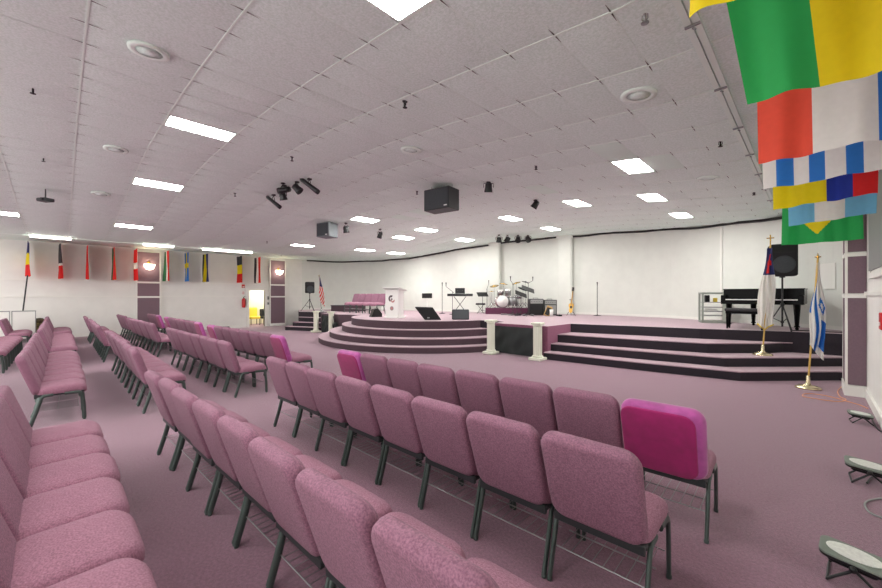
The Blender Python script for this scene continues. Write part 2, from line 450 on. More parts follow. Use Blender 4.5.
for i, (px, py, lab) in enumerate(((645, 12, 'near the top right by the flags'), (405, 101, 'in the middle above the round speaker'), (536, 165, 'right of the large hanging speaker'),
                                   (720.5, 140.5, 'on the right beside the rail'), (33, 87, 'upper left'), (43.5, 157, 'left above the projector'), (292, 156.5, 'above the cluster of spotlights'),
                                   (235, 193, 'left of the spotlight cluster'), (805/1, 0, ''), (417, 191, 'left of the large hanging speaker'), (267, 241, 'small one over the far doorway'), (754, 191, 'far right by the curved wall'))):
    if not lab: continue
    x, y = ceil_at(px, py); z = ceil_z(x)-.0
    t = thing('sprinkler_head', 'small dark pendant sprinkler head, '+lab, 'sprinkler', (x, y, z), 0, 'ceiling sprinkler heads')
    b = mb(); b.lathe([(.035, 0), (.03, -.012), (.01, -.014), (.01, -.06), (.006, -.07)][::-1], n=12); b.tube([(-.018, 0, -.02), (-.02, 0, -.05), (0, 0, -.075)], .004, 6); b.tube([(.018, 0, -.02), (.02, 0, -.05), (0, 0, -.075)], .004, 6)
    b.build('body', M_steel if i == 0 else M_blackm, t)
    b = mb(); b.lathe([(.028, -.082), (.028, -.078)], n=12); b.build('deflector', M_steel if i == 0 else M_blackm, t)

# ------------------------------------------------------------------ left wall: pillars, sconces, door
def wall_pillar(y0, y1, lab, nm):
    t = thing('wall_pillar', lab, 'pillar', (XL, (y0+y1)/2, 0)); w = (y1-y0)/2; zc = 3.44
    b = mb(); b.box(0, .10, -w-.05, w+.05, 0, zc); b.box(.10, .13, -w-.05, -w, 0, zc); b.box(.10, .13, w, w+.05, 0, zc)
    for z in (2.12, 1.5): b.box(.10, .14, -w-.05, w+.05, z, z+.07)
    b.box(.10, .14, -w-.05, w+.05, 0, .14)
    b.build('casing', M_trim, t)
    for z0, z1 in ((2.19, zc), (1.57, 2.12), (.14, 1.5)):
        b = mb(); b.box(.10, .12, -w, w, z0, z1); b.build('panel', M_mauve, t)
    s = thing('wall_sconce', 'lit brass and glass wall sconce on '+('the left' if nm else 'the right')+' purple panel of the flag wall', 'wall light', (XL+.12, (y0+y1)/2, 2.85), 0, 'wall sconces on the purple panels')
    b = mb(); b.lathe([(.06, 0), (.05, .02), (.02, .03)], (.0, 0, .15), 14, axis=(1, 0, 0)); b.tube([(.03, 0, .15), (.12, 0, .1), (.2, 0, .0)], .012, 8)
    b.tube([(.14, 0, .25), (.14, 0, .1)], .012, 6); b.build('bracket', M_gold, s)
    b = mb(); b.lathe([(.05, -.16), (.12, -.13), (.17, -.04), (.19, .06), (.17, .06), (.15, -.03), (.1, -.10), (.03, -.12)], (.2, 0, 0), 18); b.build('glass_shade', M_lamp2, s)
    return t
wall_pillar(2.22, 2.97, 'dark purple panelled wall pillar among the left flags', 1)
wall_pillar(7.66, 8.40, 'dark purple panelled wall pillar beside the far open doorway', 0)
# soffit block beside first pillar
b = mb(); b.box(XL, XL+1.7, -6, 1.9, ceil_z(XL)-.1, ceil_z(XL)-.02) if False else None
# door opening with frame
b = mb(); b.box(XL-.12, XL+.04, 6.52, 6.64, 0, 1.98); b.box(XL-.12, XL+.04, 7.40, 7.52, 0, 1.98); b.box(XL-.12, XL+.04, 6.64, 7.40, 1.86, 1.98)
d = b.build('door_1', M_trim); struct(d)
b = mb(); b.box(XL-2.4, XL-2.3, 6.4, 12, 0, 2.6); b.box(XL-2.4, XL-.12, 10, 10.1, 0, 2.6); b.box(XL-2.4, XL-.12, 6.3, 6.4, 0, 2.6); b.box(XL-2.4, XL-.12, 6.3, 10.1, 2.6, 2.7)
struct(b.build('wall_passage', M_doorroom))
b = mb(); b.box(XL-2.4, XL-.1, 6.3, 10.1, -.1, 0); struct(b.build('floor_passage', M_carpet))
pl = bpy.data.lights.new('passage_lamp', 'POINT'); pl.energy = 110; pl.shadow_soft_size = .2; plo = bpy.data.objects.new('passage_lamp', pl); plo.location = (XL-1.2, 8.2, 2.4); C.objects.link(plo)
t = thing('armchair', 'yellow upholstered seat seen through the far doorway', 'chair', (XL-1.4, 7.35, 0))
b = mb(T(0, 0, .4)); b.pillow(.55, .5, .14, .06, .04); b.build('seat', M_yel, t)
b = mb(T(-.24, 0, .7, 0, 0, PI/2)); b.pillow(.5, .5, .1, .06, .04); b.build('backrest', M_yel, t)
for sx in (-.22, .22):
    for sy in (-.22, .22):
        b = mb(); b.tube([(sx, sy, 0), (sx, sy, .35)], .02, 8); b.build('leg', M_black, t)
t = thing('armchair', 'dark brown low seat seen at the right of the far doorway', 'chair', (XL-1.3, 7.95, 0))
b = mb(T(0, 0, .4)); b.pillow(.5, .5, .14, .06, .04); b.build('seat', M_blackm, t)
b = mb(T(-.24, 0, .66, 0, 0, PI/2)); b.pillow(.4, .5, .1, .06, .04); b.build('backrest', M_blackm, t)
for sx in (-.2, .2):
    for sy in (-.2, .2):
        b = mb(); b.tube([(sx, sy, 0), (sx, sy, .35)], .02, 8); b.build('leg', M_black, t)
t = thing('fire_extinguisher', 'red fire extinguisher on the wall left of the far doorway', 'fire extinguisher', (XL+.082, 6.36, 1.0))
b = mb(); b.lathe([(.05, 0), (.075, .01), (.08, .05), (.08, .38), (.05, .45), (.02, .47)], n=16); b.build('cylinder', M_red, t)
b = mb(); b.lathe([(.02, .47), (.02, .53)], n=10); b.tube([(0, 0, .52), (0, .08, .56)], .012, 6); b.tube([(0, 0, .5), (0, .1, .4), (0, .09, .1)], .012, 6); b.build('valve_and_hose', M_black, t)
t = thing('fire_alarm', 'red fire alarm strobe on the wall above the extinguisher', 'fire alarm', (XL, 6.36, 1.98))
b = mb(); b.bbox(0, .05, -.07, .07, 0, .17, .01); b.build('housing', M_red, t); b = mb(); b.bbox(.05, .08, -.04, .04, .03, .08, .006); b.build('strobe', M_white, t)
t = thing('exit_light', 'small white sign plate with red lettering below the fire alarm', 'sign', (XL, 6.36, 1.62))
b = mb(); b.box(0, .02, -.07, .07, 0, .2); b.build('plate', M_white, t); b = mb(); b.box(.02, .024, -.05, .05, .05, .07); b.box(.02, .024, -.05, .05, .1, .12); b.box(.02, .024, -.04, .04, .15, .17); b.build('marking', M_red, t)
for i, (y, z, h) in enumerate(((7.57, 1.38, .18), (7.57, 1.12, .13))):
    t = thing('wall_switch', ('grey thermostat box' if i == 0 else 'small light switch plate under the thermostat')+' between far doorway and purple panel', 'switch', (XL, y, z))
    b = mb(); b.bbox(0, .05, -.06, .06, 0, h, .008); b.build('plate', M_greyl, t); b = mb(); b.box(.05, .06, -.02, .02, h*.3, h*.6); b.build('toggle', M_black, t)
# low device on floor by far wall
t = thing('floor_par_light', 'black light lying on the floor left of the far doorway', 'stage light', (XL+.9, 5.3, 0), .3)
b = mb(); b.bbox(-.18, .18, -.12, .12, .1, .17, .02); b.build('lamp_head', M_black, t); b = mb(); b.tube([(-.15, -.1, 0), (0, 0, .1), (.15, -.1, 0)], .012, 6); b.tube([(-.15, .1, 0), (0, 0, .1), (.15, .1, 0)], .012, 6); b.build('bracket', M_black, t)

# ------------------------------------------------------------------ right wall: pillar, window, box
t = thing('wall_pillar', 'dark purple panelled pillar standing out of the right wall beside the stage', 'pillar', (.48, 9.2, 0))
zc = ceil_z(.5)
b = mb(); b.box(-.085, .13, -.34, .34, 0, zc)
b.box(-.105, -.085, -.36, -.30, 0, zc); b.box(-.105, -.085, .30, .36, 0, zc); b.box(-.105, -.075, -.37, -.34, 0, zc)
for z in (2.22, 1.56): b.box(-.11, .13, -.375, .36, z, z+.06)
b.box(-.115, .13, -.375, .36, 0, .16); b.build('casing', M_trim, t)
for z0, z1 in ((2.295, zc), (1.635, 2.22), (.18, 1.56)):
    b = mb(); b.box(-.075, .125, -.36, -.34, z0, z1); b.build('panel', M_mauve, t)
    b = mb(); b.box(-.10, -.085, -.30, .30, z0, z1); b.build('panel', M_mauve, t)
b = mb(); b.box(XR-.04, XR, 6.0, 7.75, 1.9, 3.05); b.box(XR-.05, XR, 5.93, 6.0, 1.83, 3.12); b.box(XR-.05, XR, 7.75, 7.82, 1.83, 3.12); b.box(XR-.06, XR, 5.93, 7.82, 1.83, 1.9); b.box(XR-.05, XR, 5.93, 7.82, 3.05, 3.12)
w = struct(b.build('window_1', M_trim))
b = mb()
for k in range(20): b.box(XR-.065, XR-.045, 6.03+k*.086, 6.09+k*.086, 1.93, 3.03)
b.build('blind_slats', M_greyl, w)
t = thing('fire_alarm_box', 'red wall box at the right edge of the picture', 'fire alarm', (XR, 6.72, 1.2))
b = mb(); b.bbox(-.05, 0, -.08, .08, 0, .2, .008); b.build('housing', M_red, t); b = mb(); b.box(-.06, -.05, -.05, .05, .05, .09); b.build('handle', M_white, t)

# ------------------------------------------------------------------ stage
Z1, Z2, Z3, Z4 = .175, .36, .575, .81
CX, CY = -10.4, 9.9
def inside_clip(P): return P
def arc(R, a0, a1, n=48): return [(CX+R*math.cos(math.radians(a0+(a1-a0)*k/n)), CY+R*math.sin(math.radians(a0+(a1-a0)*k/n))) for k in range(n+1)]
back = [(x, y) for x, y in WC]
# stage floor outline, front edge from right wall to left wall
SX = XR-.012
front = [(SX, 11.28), (-.3, 11.2), (-.95, 10.98), (-1.9, 10.66), (-3.14, 10.4), (-4.8, 10.0), (-4.8, 8.72), (-6.52, 8.75), (-6.58, 9.35)]
R4 = arc(2.92, 350, 202)
left = [(-13.3, 8.45), (-14.0, 8.1), (-15.6, 8.12), (-15.65, 8.9), (-17.75, 8.1), (XL, 9.2)]
poly = front+R4+left+[(x, y) for x, y in WC[::-1]]
# polygon order: right->front->left->back; make it one prism
st = mb(); st.prism(poly[::-1], 0, Z4, 0, 1)
so = struct(st.build('floor_stage', [M_tread, M_riser])); 
# material of side face at x=-4.8
for p in so.data.polygons:
    c = p.center
    if abs(p.normal.z) < .3:
        if abs(p.normal.x) > .9 and abs(c.x+4.8) < .05: p.material_index = 0
so.data.materials.append(M_side); so.data.materials.append(M_riser2)
for p in so.data.polygons:
    c = p.center
    if abs(p.normal.z) < .3:
        if abs(c.x+4.8) < .05 or (-6.6 < c.x < -4.8 and c.y < 9.2): p.material_index = 2
        elif -15.7 < c.x < -7.2 and c.y < 10 and math.hypot(c.x-CX, c.y-CY) < 3.2: p.material_index = 3
        elif c.x < -13 and c.y < 9.3: p.material_index = 3 if c.x > -15 else 1
def steps(polys, name, label, rm):
    t = thing(name, label, 'steps', (0, 0, 0))
    for P, z0, z1 in polys:
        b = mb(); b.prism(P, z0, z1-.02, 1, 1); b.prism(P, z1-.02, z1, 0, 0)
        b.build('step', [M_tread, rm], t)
    return t
# right stairs (each step reaches back to the stage)
s1 = [(-4.8, 8.52), (-2.6, 8.68), (-.95, 8.92), (.36, 10.3), (SX, 10.3)]
s2 = [(-4.8, 8.88), (-2.7, 9.1), (-1.24, 9.32), (-.08, 10.5), (SX, 11.2)] 
s3 = [(-4.8, 9.25), (-2.85, 9.5), (-1.6, 9.78), (-.72, 10.62), (-.45, 11.1)]
bk = [(-.3, 11.2), (-.95, 10.98), (-1.9, 10.66), (-3.14, 10.4), (-4.8, 10.0)]
def ring_poly(f, z): return (f+([(SX, 11.28)] if f[-1][0] > .5 else [])+bk)
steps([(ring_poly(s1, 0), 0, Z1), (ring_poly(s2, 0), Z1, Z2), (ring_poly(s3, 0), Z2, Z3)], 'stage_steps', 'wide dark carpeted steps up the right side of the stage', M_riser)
# curved steps
def cpoly(R, a0, a1, Ri=2.9):
    return arc(R, a0, a1)+arc(Ri, a1, a0)
ds = thing('dais_steps', 'curved semicircular carpeted steps in front of the lectern', 'steps', (CX, CY, 0))
for R, a0, a1, z0, z1 in ((4.05, 200, 350, 0, Z1), (3.68, 198, 351, Z1, Z2), (3.25, 198, 351, Z2, Z3)):
    P = cpoly(R, a0, a1); P = [(x-CX, y-CY) for x, y in P]
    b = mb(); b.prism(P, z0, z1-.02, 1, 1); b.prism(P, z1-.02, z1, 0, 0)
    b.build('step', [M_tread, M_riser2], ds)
# left stairs
d = (.92, .39)
def lstep(p, L, back_): 
    q = (p[0]+d[0]*L, p[1]+d[1]*L); return [p, q, (-15.65, 8.9), (-17.75, 8.1)]
steps([([(-17.3, 7.25), (-15.62, 7.96), (-15.66, 8.88), (-17.72, 8.09)], 0, Z1), ([(-17.3, 7.6), (-15.63, 8.3), (-15.66, 8.88), (-17.72, 8.09)], Z1, Z2), ([(-17.42, 7.93), (-15.64, 8.6), (-15.66, 8.88), (-17.72, 8.09)], Z2, Z3)],
      'stage_steps', 'small dark steps up the far left end of the stage', M_riser)
# riser platform
t = thing('choir_riser', 'low dark carpeted platform at the left back of the stage', 'platform', (-16.6, 10.2, Z4))
b = mb(); b.box(-.75, .55, -.6, .6, 0, .27, 0); b.build('deck', M_riser2, t)
b = mb(); b.box(-.77, .57, -.62, .62, .27, .30, 0); b.build('top_carpet', M_grey, t)

# white columns
def column(x, y, lab, h=.93):
    t = thing('white_column', lab, 'column', (x, y, 0), .05, 'white display columns at the stage front')
    b = mb(); b.bbox(-.17, .17, -.17, .17, 0, .07, .012); b.lathe([(.125, .07), (.14, .09), (.125, .115)], n=24); b.build('base', M_column, t)
    b = mb()
    n = 48; vs = []; zs = (.11, h-.1)
    for z in zs:
        for k in range(n):
            r = .108-.008*(k % 4 == 0); a = 2*PI*k/n; vs.append((r*math.cos(a), r*math.sin(a), z))
    b.add(vs, [(k, (k+1) % n, n+(k+1) % n, n+k) for k in range(n)], 0, False); b.build('shaft', M_column, t)
    b = mb(); b.lathe([(.108, h-.1), (.12, h-.08), (.12, h-.05)], n=24); b.bbox(-.13, .13, -.13, .13, h-.05, h, .01); b.build('capital', M_column, t)
column(-6.28, 8.3, 'white fluted column right of the curved steps')
column(-4.84, 8.30, 'white fluted column at the left end of the right steps')
column(-15.35, 7.78, 'white column beside the far left steps, left of the pair')
column(-14.30, 7.92, 'white column at the left of the curved steps, right of the far pair')
def drape(x0, y0, x1, y1, lab, h=.76):
    dx, dy = x1-x0, y1-y0; L = math.hypot(dx, dy); nx_, ny_ = dy/L, -dx/L
    def P(u, v):
        w = .012*math.sin(u*17+v*3)+.008*math.sin(u*31-v*7+1)+.03*math.sin((u*1.2-v)*11+2*u*v)*v*(1-v)*2.4
        sag = .05*math.sin(PI*u)*(1-v)
        return (x0+dx*u+nx_*(.05+w), y0+dy*u+ny_*(.05+w), .01+(h-.01)*v-0*sag)
    b = mb(); b.grid(50, 16, P); o = b.build('stage_drape', M_cloth)
    tag(o, lab, 'drape')
drape(-6.48, 8.67, -4.92, 8.63, 'black cloth hung between the two right white columns', .75)
drape(-15.2, 8.02, -14.1, 7.98, 'black cloth hung between the two far left white columns', .74)
drape(-14.12, 7.98, -13.95, 8.04, 'short black cloth draped at the left of the curved steps', .5)

# ------------------------------------------------------------------ chairs
def make_chair(kind='pink'):
    t = thing('church_chair', 'chair', 'chair')
    b = mb(T(0, .272, .418)); 
    def fs(x, y, z):
        z2 = z+.012*(1-(x/.26)**2)*(1 if z > 0 else 0)-(.035*max(0, (y-.10)/.12)**2)-.012*max(0, -y/.2)
        return (x, y, z2)
    b.pillow(.508, .475, .105, .11, .045, .014, fn=fs)
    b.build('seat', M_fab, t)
    # backrest, leaning back
    lean = math.radians(18)
    def fb(x, y, z):   # y up, z thickness(+z = back)
        w = 1+.03*(y/.23)
        return (x*w, y, z+.02*(y/.24)**2*(1 if y > 0 else .3)-.018*(1-(x/.25)**2)*(-1))
    Mb = T(0, -.010, .622) @ Matrix.Rotation(PI/2+lean, 4, 'X')
    b = mb(Mb); b.pillow(.500, .525, .088, .085, .038, .006, fn=lambda x, y, z: (x*(1+.015*(y/.23)), y, z))
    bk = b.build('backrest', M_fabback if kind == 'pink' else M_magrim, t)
    if kind != 'pink':
        b = mb(Mb @ T(-.024, -.010, .041)); b.pillow(.452, .482, .024, .075, .011, .003)
        b.build('rear_panel', M_mag, bk, 'deep magenta velvet rear panel')
        bk['label'] = 'lilac velvet backrest with magenta panel'
    b = mb(); b.bbox(-.24, .24, .05, .48, .352, .378, .008); b.bbox(-.235, .235, .035, .06, .335, .385, .004); b.build('seat_frame', M_dkplastic, t)
    for sx in (-1, 1):
        X = sx*.243
        b = mb(); b.tube([(X, .20, .365), (X, .12, .362), (X, .095, .335), (X, .055, .18), (X, 0.004, .015)], .0125, 8, flat=1.7); b.lathe([(.015, 0), (.015, .02)], (X, 0.004, 0), 8); b.build('leg', M_leg, t)
        b = mb(); b.tube([(X, .30, .365), (X, .43, .362), (X, .46, .335), (X, .475, .18), (X, .48, .015)], .0125, 8, flat=1.7); b.lathe([(.015, 0), (.015, .02)], (X, .48, 0), 8); b.build('leg', M_leg, t)
    b = mb()
    for y in (.06, .24, .43): b.tube([(-.235, y, .175), (.235, y, .175)], .004, 5)
    for k in range(8): xx = -.2+.4*k/7; b.tube([(xx, .06, .177), (xx, .43, .177)], .0026, 4)
    b.build('book_rack', M_steel, t)
    return t
proto = {'pink': make_chair('pink'), 'mag': make_chair('mag')}
used = {'pink': False, 'mag': False}
ORD = ['first', 'second', 'third', 'fourth', 'fifth', 'sixth', 'seventh', 'eighth']
W = .5165
def place(kind, x, y, rz, label, group, z=0):
    if not used[kind]: o = proto[kind]; used[kind] = True
    else: o = copy_tree(proto[kind])
    o.location = (x, y, z); o.rotation_euler = (0, 0, rz); o['label'] = label; o['group'] = group
def row(xr, yr, n, slope, rowname, block, mags=(), skip=0):
    """chairs run from the near end (xr, yr) towards -X"""
    a = math.atan(slope); jit = random.Random(int(abs(xr*100)+abs(yr*10)))
    for k in range(skip, n):
        s = (k+.5)*W
        x = xr-math.cos(a)*s; y = yr-math.sin(a)*s
        kind = 'mag' if k in mags else 'pink'
        col = 'magenta backed' if kind == 'mag' else 'mauve'
        place(kind, x+jit.uniform(-.001, .001), y+jit.uniform(-.010, .010), a+jit.uniform(-.006, .006), '%s chair, %s from the near end, %s, %s' % (col, ORD[k], rowname, block), 'chairs of the %s, %s' % (rowname, block))
B1, B2, B3, B4 = 'nearest seating block', 'second seating block', 'third seating block', 'block by flag wall'
R1, R2, R3, R4_, R5 = 'row closest to stage', 'second row from stage', 'third row from stage', 'fourth row from stage', 'fifth row from stage'
row(-.47, 2.92, 8, .046, R1, B1, (0, 7))
row(-.55, 1.94, 8, .030, R2, B1)
row(-.55, .85, 8, .040, R3, B1)
row(-.60, -.21, 8, .012, R4_, B1, skip=2)
row(-6.72, 2.88, 8, .050, R1, B2, (0, 7))
row(-6.40, 1.90, 8, .030, R2, B2)
row(-6.42, .78, 8, .006, R3, B2)
row(-6.70, -.27, 8, .000, R4_, B2)
row(-11.75, 2.72, 8, .035, R1, B3, (0, 7))
row(-12.05, 1.74, 8, .030, R2, B3)
row(-12.05, .70, 8, .0, R3, B3)
row(-11.70, -.26, 8, .0, R4_, B3)
row(-11.80, -1.33, 8, -.01, R5, B3)
row(-17.05, 2.62, 4, .05, R1, B4, (0,))
row(-17.10, 1.66, 4, .03, R2, B4)
row(-17.0, .65, 3, .0, R3, B4)
row(-16.9, -.28, 4, .0, R4_, B4)
row(-16.9, -1.2, 3, .0, R5, B4)
for k in range(5):
    place('pink', -15.3+W*k, 9.75, PI, 'mauve chair on the stage facing the room, %s from the left' % ORD[k], 'choir chairs on the stage', Z4)

# ------------------------------------------------------------------ stage furniture
def on_stage(px, t, z=Z4): x, y = atd(px, t); return (x, y, z)
# lectern
x, y, _ = on_stage(395, 13.3)
t = thing('lectern', 'white lectern with a swirl emblem on the curved platform', 'lectern', (x, y, Z4), math.radians(18))
b = mb(); b.prism([(-.27, -.2), (.27, -.2), (.22, .22), (-.22, .22)], .04, 1.0); b.build('body', M_white, t)
b = mb(); b.prism([(-.31, -.24), (.31, -.24), (.26, .26), (-.26, .26)], 0, .05); b.build('base', M_white, t)
b = mb(); vs = [(-.34, -.3, 1.08), (.34, -.3, 1.08), (.34, .25, .98), (-.34, .25, .98)]; b.add(vs+[(a, c, d-.035) for a, c, d in vs], [(0,1,2,3),(7,6,5,4),(0,4,5,1),(1,5,6,2),(2,6,7,3),(3,7,4,0)]); b.build('sloping_top', M_white, t)
M_emblem = mat('emblem_grey', (150, 140, 138), .6); M_emblem2 = mat('emblem_dark', (96, 84, 88), .6); M_emblem3 = mat('emblem_pink', (190, 130, 130), .6)
b = mb()
def disc(b, cx, cz, r, mi, a0=0, a1=360, ri=0, y=-.2035):
    n = 20; V = []
    for k in range(n+1):
        a = math.radians(a0+(a1-a0)*k/n); V.append((cx+r*math.cos(a), y, cz+r*math.sin(a)))
    if ri == 0: b.add([(cx, y, cz)]+V, [(0, k+1, k+2) for k in range(n)], mi)
    else:
        V2 = [(cx+ri*(p[0]-cx)/r, y, cz+ri*(p[2]-cz)/r) for p in V]
        b.add(V+V2, [(k, k+1, n+2+k, n+1+k) for k in range(n)], mi)
disc(b, -.02, .68, .12, 1, 60, 250, .05); disc(b, .04, .62, .08, 2, 180, 380, .03); disc(b, .0, .66, .035, 1)
b.build('swirl_emblem', [M_emblem, M_emblem2, M_emblem3], t)
b = mb(); disc(b, 0, .34, .075, 0); disc(b, 0, .34, .045, 1, y=-.2045); b.build('round_emblem', [M_emblem, M_emblem3], t)

def wedge(px, tt, w, d, h, lab, rz, m=M_black):
    x, y, z = on_stage(px, tt)
    t = thing('floor_monitor', lab, 'speaker', (x, y, z), rz)
    b = mb(); V = []
    prof = [(-d/2, 0), (d/2, 0), (d/2, h*.35), (d*.1, h), (-d*.22, h*.9)]
    for sx in (-w/2, w/2): V += [(sx, a, c) for a, c in prof]
    n = 5; b.add(V, [tuple(range(n))[::-1], tuple(range(n, 2*n))]+[(i, (i+1) % n, n+(i+1) % n, n+i) for i in range(n)])
    b.build('cabinet', m, t)
    b = mb()
    import_a = (d/2, h*.35); import_b = (d*.1, h)
    def P(u, v):
        yy = import_a[0]+(import_b[0]-import_a[0])*v+.008; zz = import_a[1]+(import_b[1]-import_a[1])*v+.006
        return (-w*.44+w*.88*u, yy, zz)
    b.grid(1, 1, P); b.build('grille', M_blackm, t)
    return t
x, y, z = on_stage(429, 12.3)
t = thing('floor_monitor', 'large black wedge monitor right of the lectern', 'speaker', (x, y, z), face_to(x, y))
def slab_px(P, y0, y1, b):
    n = len(P); b.add([(a, y0, c) for a, c in P]+[(a, y1, c) for a, c in P], [tuple(range(n)), tuple(range(n, 2*n))[::-1]]+[(i, n+i, n+(i+1) % n, (i+1) % n) for i in range(n)])
b = mb(); slab_px([(-.14, 0), (.40, 0), (.12, .40), (-.46, .42), (-.42, .36)], -.16, .34, b); b.build('cabinet', M_black, t)
b = mb(); slab_px([(-.10, .03), (.34, .03), (.09, .36), (-.36, .37)], -.168, -.16, b); b.build('grille', M_blackm, t)
b = mb(); b.box(-.06, .02, -.176, -.168, .05, .09); b.build('badge', M_greyl, t)
wedge(375.5, 13.9, .36, .40, .32, 'small black wedge monitor left of the lectern', math.radians(-20))
x, y, z = on_stage(460.5, 12.4)
t = thing('floor_speaker', 'grey box speaker on the platform edge before the keyboard', 'speaker', (x, y, z), face_to(x, y))
b = mb(); b.bbox(-.28, .28, -.16, .16, 0, .33, .02); b.build('cabinet', M_grey, t)
b = mb(); b.box(-.25, .25, -.168, -.16, .03, .30); b.build('grille', mat('grey_grille', (86, 92, 96), .7, var=.1, scale=150), t)

def mic_stand(px, tt, h, lab, boom=None, base='round', name='microphone_stand'):
    x, y, z = on_stage(px, tt)
    t = thing(name, lab, 'microphone stand', (x, y, z), face_to(x, y), 'microphone stands on the stage')
    b = mb()
    if base == 'round': b.lathe([(.14, 0), (.14, .015), (.03, .03), (.012, .05)], n=20)
    else:
        for k in range(3): a = 2*PI*k/3+.3; b.tube([(.28*math.cos(a), .28*math.sin(a), .01), (0, 0, .12)], .01, 6)
    b.build('base', M_black, t)
    b = mb(); b.tube([(0, 0, .04), (0, 0, h)], .011, 8); b.build('pole', M_black, t)
    if boom:
        b = mb(); b.tube([(-boom[0]*.25, 0, h-boom[1]*.25), (boom[0], 0, h+boom[1])], .009, 6); b.build('boom', M_black, t)
        e = (boom[0], 0, h+boom[1])
    else: e = (0, 0, h)
    b = mb(); b.tube([(e[0], e[1], e[2]), (e[0], e[1]-.04, e[2]+.12)], [.012, .018], 8); b.sphere((e[0], e[1]-.045, e[2]+.14), .028, 6); b.build('microphone', M_black, t)
    return t
mic_stand(442.2, 16.5, 1.2, 'straight microphone stand left of the keyboard')
mic_stand(452.5, 15.7, .95, 'boom microphone stand reaching over the keyboard', (-.27, .22))
mic_stand(597.2, 14.7, 1.15, 'lone black microphone stand right of the guitar', None)
mic_stand(570.7, 14.9, .95, 'thin microphone stand behind the yellow guitar', (.1, .05)) if False else None
mic_stand(487, 17.0, 1.1, 'boom microphone stand left of the drum platform', (.08, .22))

# screen on white pole
x, y, z = on_stage(427, 15.5)
t = thing('confidence_screen', 'small black screen on a white pole behind the wedge monitor', 'screen', (x, y, z), face_to(x, y))
b = mb(); b.bbox(-.21, .21, -.03, .03, .68, .88, .008); b.build('screen', M_black, t); b = mb(); b.tube([(0, .02, .03), (0, .02, .7)], .02, 8); b.lathe([(.16, 0), (.16, .02), (.03, .04)], n=18); b.build('pole', M_white, t)

# keyboard on X stand
x, y, z = on_stage(460, 16.2)
t = thing('keyboard', 'black electronic keyboard on a cross legged stand', 'keyboard', (x, y, z), face_to(x, y))
b = mb(); b.bbox(-.55, .55, -.15, .15, .76, .87, .015); b.build('keyboard_body', M_black, t)
b = mb(); b.box(-.5, .5, .02, .14, .87, .875); b.build('keys', M_white, t)
for sx in (-1, 1):
    b = mb(); b.tube([(-.3*sx, .05*sx, .01), (.26*sx, .05*sx, .75)], .014, 8); b.tube([(-.3*sx, -.18, .012), (-.3*sx, .18, .012)], .012, 6); b.build('stand_leg', M_black, t)
t2 = thing('music_stand', 'black music desk standing on the keyboard', 'music stand', (x, y, z+.87), face_to(x, y))
b = mb(T(0, 0, 0, 0, math.radians(-15))); b.bbox(-.21, .21, -.01, .01, .0, .25, .004); b.box(-.21, .21, -.05, 0, 0, .012); b.build('desk', M_black, t2)
b = mb(); b.tube([(-.1, .02, .15), (-.1, .12, .01)], .006, 6); b.tube([(.1, .02, .15), (.1, .12, .01)], .006, 6); b.build('support', M_steel, t2)

# stool / bench left of drum platform
x, y, z = on_stage(480.5, 16.3)
t = thing('keyboard_bench', 'small dark padded bench on crossed legs left of the drums', 'bench', (x, y, z), face_to(x, y))
b = mb(T(0, 0, .42)); b.pillow(.42, .26, .07, .03, .02); b.build('seat', M_blackm, t)
for sx in (-1, 1):
    b = mb(); b.tube([(-.15*sx, .02*sx, .01), (.13*sx, .02*sx, .39)], .011, 6); b.build('leg', M_black, t)
x, y, z = on_stage(482.6, 16.9)
t = thing('music_stand', 'black music stand behind the small bench', 'music stand', (x, y, z), face_to(x, y)+.4)
b = mb(); 
for k in range(3): a = 2*PI*k/3; b.tube([(.25*math.cos(a), .25*math.sin(a), .01), (0, 0, .14)], .009, 6)
b.tube([(0, 0, .1), (0, 0, .78)], .011, 8); b.build('stand', M_black, t)
b = mb(T(0, 0, .83, 0, math.radians(-50))); b.bbox(-.25, .25, -.008, .008, -.13, .16, .003); b.build('desk', M_black, t)

# drum riser and kit
x, y, z = on_stage(508.5, 16.1); rz = face_to(x, y)+math.radians(4)
t = thing('drum_riser', 'low purple carpeted drum platform', 'platform', (x, y, z), rz)
b = mb(); b.box(-.98, .98, -.3, .55, 0, .25); b.build('deck', mat('drum_riser_carpet', (98, 52, 76), .95, var=.1, scale=40), t)
ZD = z+.25
kit = thing('drum_kit', 'drum kit with brass cymbals on the purple platform', 'drum kit', (x, y, ZD), rz)
def drum(nm, c, r, h, axis, m):
    A = Vector(axis).normalized(); c = Vector(c)
    b = mb(); b.lathe([(r, -h/2), (r, h/2)], c, 26, axis=A); o = b.build(nm, m, kit)
    b = mb()
    for sg in (-1, 1): b.lathe([(r*.97, -.001), (r*1.05, -.012), (r*1.05, .012), (r*.97, .013)], c+A*(h/2*sg), 26, axis=A)
    b.build('hoop', M_chrome, o)
    b = mb(); b.lathe([(r*.96, 0), (r*.96, .004)], c+A*(h/2+.012), 24, axis=A); b.lathe([(r*.96, 0), (r*.96, .004)], c-A*(h/2+.014), 24, axis=A); b.build('drum_head', M_white, o)
def legs3(p, r, zt, name='stand', m=M_chrome, tilt=None):
    b = mb()
    for k in range(3): a = 2*PI*k/3+.5; b.tube([(p[0]+r*math.cos(a), p[1]+r*math.sin(a), .008), (p[0], p[1], .25)], .009, 6)
    b.tube([(p[0], p[1], .08), (p[0], p[1], zt)], .010, 6)
    if tilt: b.tube([(p[0], p[1], zt), tilt], .008, 6)
    return b.build(name, m, kit)
drum('bass_drum', (-.28, -.02, .29), .26, .34, (.1, -1, 0), M_redshell)
drum('floor_tom', (.18, -.02, .30), .19, .36, (0, 0, 1), M_steel)
drum('tom', (-.35, .05, .66), .13, .2, (0, -.4, 1), M_steel); drum('tom', (-.02, .05, .68), .14, .22, (0, -.4, 1), M_steel)
